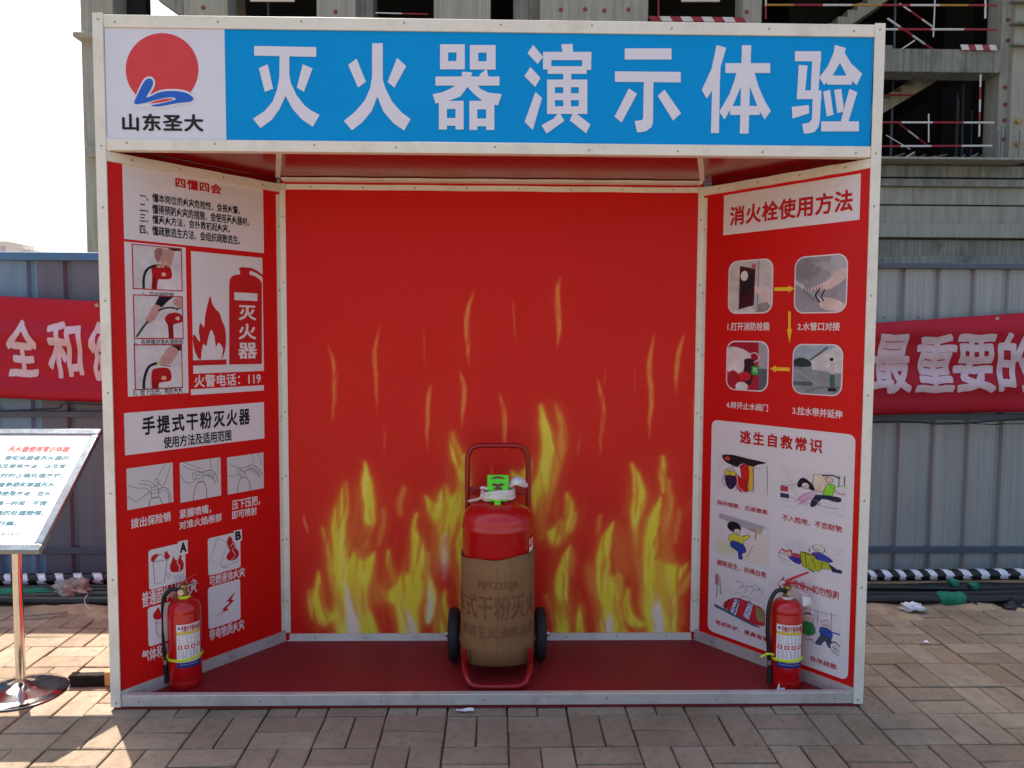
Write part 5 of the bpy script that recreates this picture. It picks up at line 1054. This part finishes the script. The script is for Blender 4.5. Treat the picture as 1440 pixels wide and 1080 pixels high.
for s, a, b in (('保持镇静，迅速撤离', (72, 308), (250, 362)), ('不入险地，不恋财物', (303, 358), (513, 426)), ('缓降逃生，扶绳自救', (72, 517), (246, 587)), ('火已及身，切勿惊跑', (298, 577), (503, 665)),
                ('简易防护，蒙鼻匍匐', (67, 730), (252, 812)), ('有序疏散', (400, 857), (495, 910))): text(WR, s, z6(*a), z6(*b), 'red_print', wr, 3, .012, 1)

# ================================================================== WHEELED EXTINGUISHER
WX, WY, FZ = .027, .33, .021
we = empty('wheeled_extinguisher', (WX, WY, FZ), label='large red wheeled dry powder extinguisher wrapped in brown cardboard at centre of booth', cat='fire extinguisher')
def relz(px, py, y): return at_y(px, py, y).z-FZ
R0_ = .153; zt_ = relz(700, 741, WY-.14); zb = .06; zcap = relz(700, 703, WY)
prof = [(.03, zb-.012), (.09, zb-.008), (.13, zb+.008), (R0_, zb+.04)]+[(R0_, zt_-.035), (R0_+.0035, zt_-.03), (R0_+.0035, zt_-.018), (R0_, zt_-.013), (R0_, zt_)]
for k in range(1, 9):
    a = k/8*math.pi/2; prof.append((max(.03, .03+(R0_-.03)*math.cos(a)), zt_+(zcap-zt_)*math.sin(a)))
MB().lathe(prof, seg=64).build('tank', 'steel_red', we, ang=50)
# cardboard sleeve with a slanted upper rim and a paler corrugation
z0c, z1c = .072, relz(700, 787, WY-.155); m = MB(); N_ = 200; V = []; F = []
for i in range(N_+1):
    th = 2*math.pi*i/N_-math.pi/2; rr = R0_+.0055+.0009*math.sin(th*7)+.0006*math.sin(th*19+1)+.0004*math.sin(th*43)
    zz1 = z1c+.012*math.cos(th)+.008*(1-math.cos(th+math.pi/2))*.0+.003*math.sin(th*5)
    for j in range(7): V.append((rr*math.cos(th), rr*math.sin(th), z0c+(zz1-z0c)*j/6+(.004*math.sin(th*3) if j == 0 else 0)))
F = [(i*7+j, (i+1)*7+j, (i+1)*7+j+1, i*7+j+1) for i in range(N_) for j in range(6)]
o = m.add(V, F).build('cardboard_sleeve', 'cardboard', we, ang=60); s_ = o.modifiers.new('thick', 'SOLIDIFY'); s_.thickness = .003; s_.offset = 0
slv = o
def wrap_text(txt, th0, th1, z0, z1, r, mat, parent, bold=.02, res=2, name='lettering', rz=0):
    V, F = glyphs(txt, bold, res); me = bpy.data.meshes.new(name); me.from_pydata([(v[0]*(th1-th0)*r, v[1]*(z1-z0), v[2]) for v in V], [], F)
    bm = bmesh.new(); bm.from_mesh(me)
    for _ in range(2):
        E_ = [e for e in bm.edges if abs(e.verts[0].co.x-e.verts[1].co.x) > .012]
        if E_: bmesh.ops.subdivide_edges(bm, edges=E_, cuts=1); bmesh.ops.triangulate(bm, faces=[f for f in bm.faces if len(f.verts) > 3])
    for v in bm.verts:
        th = th0+v.co.x/r+rz; rr = r+v.co.z; v.co = (rr*math.sin(th), -rr*math.cos(th), z0+v.co.y)
    bm.to_mesh(me); bm.free(); me.materials.append(MAT[mat]); o = bpy.data.objects.new(name, me); COL.objects.link(o); o.parent = parent; return o
m = MB(); rn = random.Random(5)
for i in range(9):
    t0 = rn.uniform(-1.3, 1.3); z0_ = rn.uniform(z0c+.03, z1c-.05); L_ = rn.uniform(.03, .12); rr = R0_+.0078
    m.tube([(rr*math.sin(t0+L_*k/3*.6), -rr*math.cos(t0+L_*k/3*.6), z0_+rn.uniform(-.01, .01)+L_*k/5) for k in range(4)], .0009, 5, 4)
m.build('crease', 'cardboard', slv, kind='stuff')
RS = R0_+.0090
def zz(py): return relz(700, py, WY-RS)
wrap_text('MFTZ35QA', -.52, .58, zz(832), zz(819), RS, 'cardboard_ink', slv, .0, 2)
wrap_text('车式干粉灭火', -1.45, 1.25, zz(873), zz(838), RS, 'cardboard_ink', slv, .006, 2)
wrap_text('南省王润消防器材', -1.15, 1.2, zz(899), zz(883), RS, 'cardboard_ink', slv, .0, 2)
# side sticker on the tank
cvs = Cv(120, 150, (206, 34, 34)); cvs.rect(.05, .08, .95, .36, (236, 226, 216)); [cvs.rect(.12+.2*k, .12, .26+.2*k, .32, (200, 90, 50)) for k in range(4)]; cvs.poly([(.05, .5), (.95, .38), (.95, .62), (.05, .74)], (238, 230, 226)); cvs.rect(.1, .8, .9, .92, (236, 190, 190), .6)
def curved_label(name, cv_, th0, th1, z0, z1, r, parent, n=14):
    V = [(r*math.sin(th0+(th1-th0)*i/n), -r*math.cos(th0+(th1-th0)*i/n), z) for z in (z0, z1) for i in range(n+1)]
    F = [(i, i+1, n+2+i, n+1+i) for i in range(n)]; o = raw(name, V, F, cv_.mat(name, .4) if isinstance(cv_, Cv) else cv_, parent)
    u = o.data.uv_layers.new(name='UVMap')
    for l in o.data.loops: k = l.vertex_index; u.data[l.index].uv = ((k % (n+1))/n, k//(n+1))
    for p_ in o.data.polygons: p_.use_smooth = True
    return o
curved_label('sticker', cvs, 1.02, 1.9, relz(745, 784, WY-.08), relz(745, 757, WY-.08), R0_+.001, we)
# trolley frame
YB = .175; hx = .138; ztop = relz(700, 627, WY+YB)
def arch(z0): return [(-hx, YB, z0), (-hx, YB, .4), (-hx, YB, ztop-.1), (-hx+.004, YB, ztop-.045), (-hx+.016, YB, ztop-.016), (-hx+.045, YB, ztop), (0, YB, ztop+.002), (hx-.045, YB, ztop), (hx-.016, YB, ztop-.016), (hx-.004, YB, ztop-.045), (hx, YB, ztop-.1), (hx, YB, .4), (hx, YB, z0)]
MB().tube(arch(.10), .012, 12, 5).build('handle_frame', 'frame_red', we)
zc_ = relz(700, 690, WY+YB); MB().box(-hx+.008, hx-.008, YB-.006, YB+.006, zc_-.019, zc_+.019).build('cross_bar', 'frame_red', we, bevel=.003)
MB().tube([(-.142, .05, .10), (-.142, -.03, .085), (-.14, -.10, .065), (-.132, -.165, .045), (-.112, -.20, .022), (-.08, -.213, .014), (0, -.216, .013), (.08, -.213, .014), (.112, -.20, .022), (.132, -.165, .045), (.14, -.10, .065), (.142, -.03, .085), (.142, .05, .10)], .012, 12, 5).build('foot_bar', 'frame_red', we)
for s in (-1, 1): MB().tube([(s*.138, -.12, .075), (s*.138, -.135, .14)], .010, 8).build('foot_strut', 'frame_red', we)
for s in (-1, 1): MB().tube([(s*.136, YB, .13), (s*.142, .05, .10)], .011, 8).build('frame_brace', 'frame_red', we)
MB().tube([(-.215, .10, .118), (.215, .10, .118)], .009, 10).build('axle', 'steel', we)
for s in (-1, 1):
    w = MB().lathe([(.06, -.02), (.098, -.024), (.112, -.019), (.117, -.008), (.117, .008), (.112, .019), (.098, .024), (.06, .02)], (s*.195, .10, .118), 40, 'x').build('wheel', 'rubber', we)
    MB().lathe([(.02, -.028), (.058, -.022), (.058, .022), (.02, .028)], (s*.195, .10, .118), 24, 'x').build('rim', 'steel', w)
    MB().lathe([(.012, -.012), (.014, 0), (.010, .014)], (s*.222, .10, .118), 12, 'x').build('hub_nut', 'steel', w)
# valve head, green card, wound strap
MB().lathe([(.03, zcap-.01), (.03, zcap+.03), (.022, zcap+.035), (.022, zcap+.075), (.012, zcap+.08)], seg=20).build('valve', 'brass', we)
gz = relz(700, 688, WY-.06)
def tilt(m, c, ax, a):
    Mx = Matrix.Translation(c) @ Matrix.Rotation(a, 4, ax) @ Matrix.Translation(-Vector(c)); m.v = [tuple(Mx @ Vector(p)) for p in m.v]; return m
m = MB(); m.box(-.046, .046, -.056, -.048, gz-.005, gz+.061); m.box(-.040, .040, -.058, -.046, gz-.052, gz-.006); m.box(-.016, .012, -.062, -.048, gz-.070, gz-.05); tilt(m, (0, -.06, gz), 'X', -.16)
gc = m.build('valve_cover', 'green_plastic', we, bevel=.004)
GP = Plane((0, -.0668, gz), (1, 0, 0), (0, math.sin(.16)*-1*-1, math.cos(.16))); GP.N = Vector((0, -math.cos(.16), math.sin(.16)))
GPw = Plane((0, -.0578, gz), (1, 0, 0), (0, .16, 1))
pr = Print(GPw, 1)
pr.poly([(-.03+.0+.030*math.cos(a)+.03, .040+.014*abs(math.sin(a))*(1 if math.sin(a) > 0 else .35)) for a in [2*math.pi*i/20 for i in range(20)]])
pr.poly([(-.028, .016), (-.018, .026), (.0, .020), (.018, .026), (.028, .017), (.012, .012), (-.012, .012)]); pr.poly([(-.02, .004), (.0, .012), (.022, .004), (.01, -.002), (-.012, -.002)]); pr.build('cover_mark', 'dark_print', gc)
for k, (zo, r, tl) in enumerate(((-.006, .067, .10), (-.020, .069, .14), (-.034, .064, .06), (-.028, .07, -.03))):
    m = MB(); m.tube([(r*math.cos(t), r*math.sin(t)*.95, gz-.010+zo+tl*r*math.cos(t)*.9+.003*math.sin(3*t)) for t in np.linspace(0, 2*math.pi, 28, endpoint=False)], .0075, 8, closed=True, flat=1.15); m.build('wound_hose', 'white_cloth', we)
MB().tube([(-.05, -.03, gz-.03), (-.085, .0, gz-.055), (-.12, .06, gz-.075), (-.10, .12, gz-.085)], .014, 8, 5, flat=.5).build('loose_hose', 'white_cloth', we)
MB().tube([(-.045, -.045, gz-.002), (-.064, -.05, gz+.006), (-.07, -.045, gz+.002)], .010, 8, 3, flat=.6).build('hose_end', 'white_cloth', we)
MB().lathe([(.0, .022), (.014, .020), (.028, .012), (.036, 0), (.034, -.008), (.02, -.010)][::-1], (.085, -.03, gz+.028), 20).build('nozzle', 'tape_silver', we)
MB().tube([(.05, -.03, gz+.01), (.075, -.03, gz+.022), (.10, -.02, gz+.014), (.122, .0, gz+.006)], .011, 10, 4).build('nozzle_hose', 'white_cloth', we)

# ================================================================== SMALL EXTINGUISHERS
def label_canvas():
    c = Cv(300, 420, (232, 226, 224)); c.rect(0, .0, 1, .02, (196, 60, 60)); c.rect(0, .185, 1, .235, (226, 186, 50)); c.rect(0, .245, 1, .255, (150, 150, 60))
    for k in range(4): c.rect(.05+.245*k, .485, .22+.245*k, .575, (196, 50, 46)); c.ell(.135+.245*k, .53, .05, .03, (236, 224, 222), .9, 3)
    rn = random.Random(4)
    for y in np.arange(.28, .46, .028): [c.rect(x, y, min(.95, x+rn.uniform(.03, .12)), y+.009, (120, 116, 122), .7, 2) for x in np.arange(.06, .9, .15)]
    for y in np.arange(.60, .80, .022): [c.rect(x, y, min(.95, x+rn.uniform(.04, .12)), y+.008, (90, 84, 100), .7, 2) for x in np.arange(.06, .9, .14)]
    c.rect(0, .875, 1, 1, (44, 50, 118)); c.rect(.1, .91, .9, .94, (190, 190, 216), .5, 2); c.ell(.1, .1, .05, .035, (70, 100, 150)); return c.grain(.01)
LAB = label_canvas().mat('extinguisher_label', .35)
def extinguisher(loc, rz_label, lever, label, strap_tail, hose_side=-1, extra=False):
    t = empty('fire_extinguisher', loc, label=label, cat='fire extinguisher', group='small red extinguishers standing at the booth sides')
    R_ = .0655; H = .365
    pf = [(.05, 0), (.062, .002), (R_, .010), (R_, .03), (R_-.001, .033), (R_-.001, .037), (R_, .04), (R_, H-.055), (R_-.001, H-.052), (R_-.001, H-.048), (R_, H-.045)]
    for k in range(1, 8): a = k/7*math.pi/2; pf.append((.018+(R_-.018)*math.cos(a), H-.045+.05*math.sin(a)))
    MB().lathe(pf, seg=44).build('cylinder', 'steel_red', t, ang=50)
    MB().lathe([(.018, H), (.022, H+.004), (.022, H+.016), (.015, H+.02), (.015, H+.045), (.018, H+.048), (.018, H+.06), (.008, H+.063)], seg=18).build('valve', 'brass', t)
    MB().lathe([(.013, -.012), (.013, .0), (.011, .002)], (0, -.024, H+.036), 16, 'y').build('pressure_gauge', 'steel', t)
    MB().lathe([(.024, H+.004), (.026, H+.010), (.024, H+.016)], seg=18).build('seal_band', 'strap_yellow' if not extra else 'white_cloth', t)
    lv = MB()
    if lever == 'open':
        lv.tube([(-.02, 0, H+.055), (.03, 0, H+.07), (.105, -.01, H+.043)], [.009, .008, .007], 8, 4, flat=.6); lv.tube([(-.025, 0, H+.06), (.02, 0, H+.088), (.085, -.01, H+.118)], [.010, .008, .006], 8, 4, flat=.6)
        lv.build('lever', 'lever_red', t); MB().tube([(-.022, -.002, H+.05), (-.03, 0, H+.064), (-.012, 0, H+.075)], .009, 8, 3).build('lever_pivot', 'steel', t)
    else:
        lv.tube([(-.01, 0, H+.055), (.02, .01, H+.062), (.06, .02, H+.060)], [.009, .007, .006], 8, 4, flat=.6); lv.tube([(-.01, 0, H+.06), (.02, .01, H+.085), (.05, .02, H+.10)], [.009, .007, .005], 8, 4, flat=.6)
        lv.build('lever', 'lever_red', t); MB().tube([(.0, -.01, H+.048), (.03, -.005, H+.058), (.055, 0, H+.066)], .004, 6, 3).build('safety_pin', 'steel', t)
    s = hose_side
    MB().tube([(0, -.012, H+.034), (s*.035, -.016, H+.045), (s*.062, -.02, H+.03), (s*.082, -.022, H-.02), (s*.086, -.022, H-.11), (s*.080, -.022, .17), (s*.074, -.02, .11)], .0088, 10, 6).build('hose', 'black_hose', t)
    MB().tube([(s*.074, -.02, .115), (s*.074, -.02, .095)], .0092, 10).build('hose_ferrule', 'steel', t)
    MB().tube([(s*.074, -.02, .095), (s*.073, -.02, .03), (s*.072, -.02, .018)], [.009, .012, .013], 10).build('hose_nozzle', 'rubber', t)
    a0, a1 = rz_label; z0, z1 = .095, H-.085
    o = curved_label('paper_label', LAB, a0, a1, z0, z1, R_+.0006, t)
    wrap_text('手提式干粉灭火器', a0+.18*(a1-a0), a0+.97*(a1-a0), z1-.033, z1-.008, R_+.0012, 'red_print', t, .03, 1)
    m = MB(); zs_ = z0+.032
    m.tube([((R_+.002)*math.cos(q), (R_+.002)*math.sin(q), zs_+.004*math.cos(q)) for q in np.linspace(0, 2*math.pi, 36, endpoint=False)], .0032, 8, closed=True, flat=1.9); m.build('strap', 'strap_yellow', t)
    MB().tube(strap_tail, .003, 6, 5, flat=1.6).build('strap_tail', 'strap_yellow', t)
    MB().box(-R_-.012, -R_+.012, -.02, -.008, zs_-.008, zs_+.010).build('strap_buckle', 'strap_yellow', t, bevel=.002)
    return t
yc = at_z(262, 972, FZ).y+.066; p = at_y(260, 900, yc); extinguisher((p.x, yc, FZ), (-.12, 1.45), 'low', 'small red extinguisher below the fire class symbols, strap tail curling outward', [(-.06, -.02, .125), (-.10, -.03, .124), (-.135, -.03, .128), (-.152, -.025, .15), (-.155, -.02, .185)])
yc = at_z(1104, 972, FZ).y+.066; p = at_y(1105, 900, yc); e2 = extinguisher((p.x, yc, FZ), (-.95, .80), 'open', 'small red extinguisher with open red levers before the escape cartoons', [(-.06, -.03, .14), (-.085, -.035, .146), (-.10, -.03, .138), (-.115, -.03, .13)], extra=True)
m = MB(); H = .365; m.add([(.046, -.058, H-.012), (.086, -.05, H-.005), (.078, -.054, H+.022), (.045, -.05, H+.032), (.046, -.056, H-.012)][:4], [(0, 1, 2, 3)]); o = m.build('paper_tag', 'white_vinyl', e2, smooth=False); o.modifiers.new('t', 'SOLIDIFY').thickness = .0008
MB().tube([(.04, -.03, H+.04), (.08, -.03, H+.02), (.098, -.03, H-.03), (.094, -.03, H-.07)], .0016, 6, 5).build('tag_string', 'paper_white', e2)
c = at_z(1096, 966, FZ+.005); m = MB(); m.tube([(-.016, 0, 0), (-.014, 0, .012), (-.012, 0, .03)], [.008, .006, .002], 8); m.tube([(-.01, 0, .008), (.012, .002, .008)], .004, 6); o = m.build('plastic_clip', 'paper_white', label='small white plastic clip on the booth floor before the open lever extinguisher', cat='clip'); o.location = (c.x, c.y-.03, FZ+.002)

# ================================================================== SIGN STAND
c = at_z(30, 974, 0); SX, SY = c.x, c.y
st = empty('sign_stand', (SX, SY, 0), label='chrome sign stand with tilted white notice board beside the booth', cat='sign stand')
MB().lathe([(.172, .002), (.174, .006), (.170, .010), (.13, .018), (.08, .026), (.04, .036), (.024, .048), (.021, .05)], seg=56).build('base', 'chrome', st, ang=60)
yl, yu = -.09, .41; zl = at_y(62, 776, yl).z; zu = at_y(140, 604, yu).z; xr_ = (at_y(60, 776, yl).x+at_y(140, 604, yu).x)/2
MB().tube([(0, 0, .045), (0, 0, zl+(0-(yl-SY))*(zu-zl)/(yu-yl)-.012)], .0185, 24).build('pole', 'chrome', st)
BW = .5; SP = Plane((xr_-BW, yl, zl), (1, 0, 0), (0, yu-yl, zu-zl)); BH = math.hypot(yu-yl, zu-zl); off = Vector((-SX, -SY, 0))
SPl = Plane(SP.O+off, SP.U, SP.V)
MB().obox(SPl, .006, BW-.006, .006, BH-.006, -.016, -.004).build('board_back', 'steel', st)
fw = .034
for (a, b, c_, d_) in ((0, BW, 0, fw), (0, BW, BH-fw, BH), (0, fw, fw, BH-fw), (BW-fw, BW, fw, BH-fw)):
    MB().obox(SPl, a+.0002, b-.0002, c_+.0002, d_-.0002, -.018, .006).build('frame_profile', 'sign_frame', st, bevel=.004)
face = MB().obox(SPl, fw, BW-fw, fw, BH-fw, -.0035, 0).build('notice_sheet', 'sign_paper', st)
def zs1(x, y): return (x/5.687, 590+y/5.687)
def stext(s, x1, y0, y1, n, mat='cyan_print', bold=.034, pitch=57):
    x0 = x1-pitch*n
    (u1, v0) = SP.px(*zs1(x1, y1)); (_, v1) = SP.px(*zs1(x1, y0)); (u0, _) = SP.px(*zs1(x0, y1))
    u0 = max(u0, fw+.01)
    V, F = glyphs(s, bold, 1); raw('lettering', [SPl.pt(u0+(u1-u0)*a, v0+(v1-v0)*b, LAY+q) for a, b, q in V], F, mat, face)
stext('灭火器使用常识体验', 545, 212, 262, 9, 'sign_red', .036, 54.5)
for s, x1, y0, y1 in (('告知体验者灭火器的', 542, 288, 328), ('性能及使用方法，以及常', 515, 355, 393), ('灾实时的正确处理方式。', 500, 428, 467), ('体验者熟悉和掌握灭火', 432, 500, 540), ('器使用方法，在火', 402, 572, 612), ('灾第一时间，不慌', 362, 650, 690), ('正确的处理险情。', 345, 726, 768), ('可行案。', 130, 812, 850)):
    stext(s, x1, y0, y1, len(s))
stext('教育有限公司', 225, 905, 934, 6, 'line_print', 0, 38)
# ================================================================== BRUSH
c = at_z(126, 968, 0)
br = empty('hand_brush', (c.x, c.y+.03, 0), rz=.05, label='short brush with black bristles lying on sunny pavers behind the booth post', cat='brush')
m = MB(); m.box(-.075, .055, -.02, .02, .004, .05); m.build('bristles', 'bristle', br, bevel=.004)
m = MB()
for i in range(420):
    y, z = random.uniform(-.021, .021), random.uniform(.003, .052); L = random.uniform(.006, .014); m.box(-.078-L, -.06, y-.0008, y+.0008, z-.0008, z+.0008)
    if i < 200: x = random.uniform(-.075, .05); m.box(x, x+.03, -.0225, -.02, z-.0006, z+.0006)
m.build('bristle_ends', 'bristle', br, smooth=False, kind='stuff')
MB().box(.0555, .088, -.026, .026, .002, .066).build('brush_block', 'wood', br, bevel=.006)
MB().tube([(.085, .0, .04), (.2, .02, .05), (.42, .05, .03)], .011, 10).build('handle', 'wood', br)
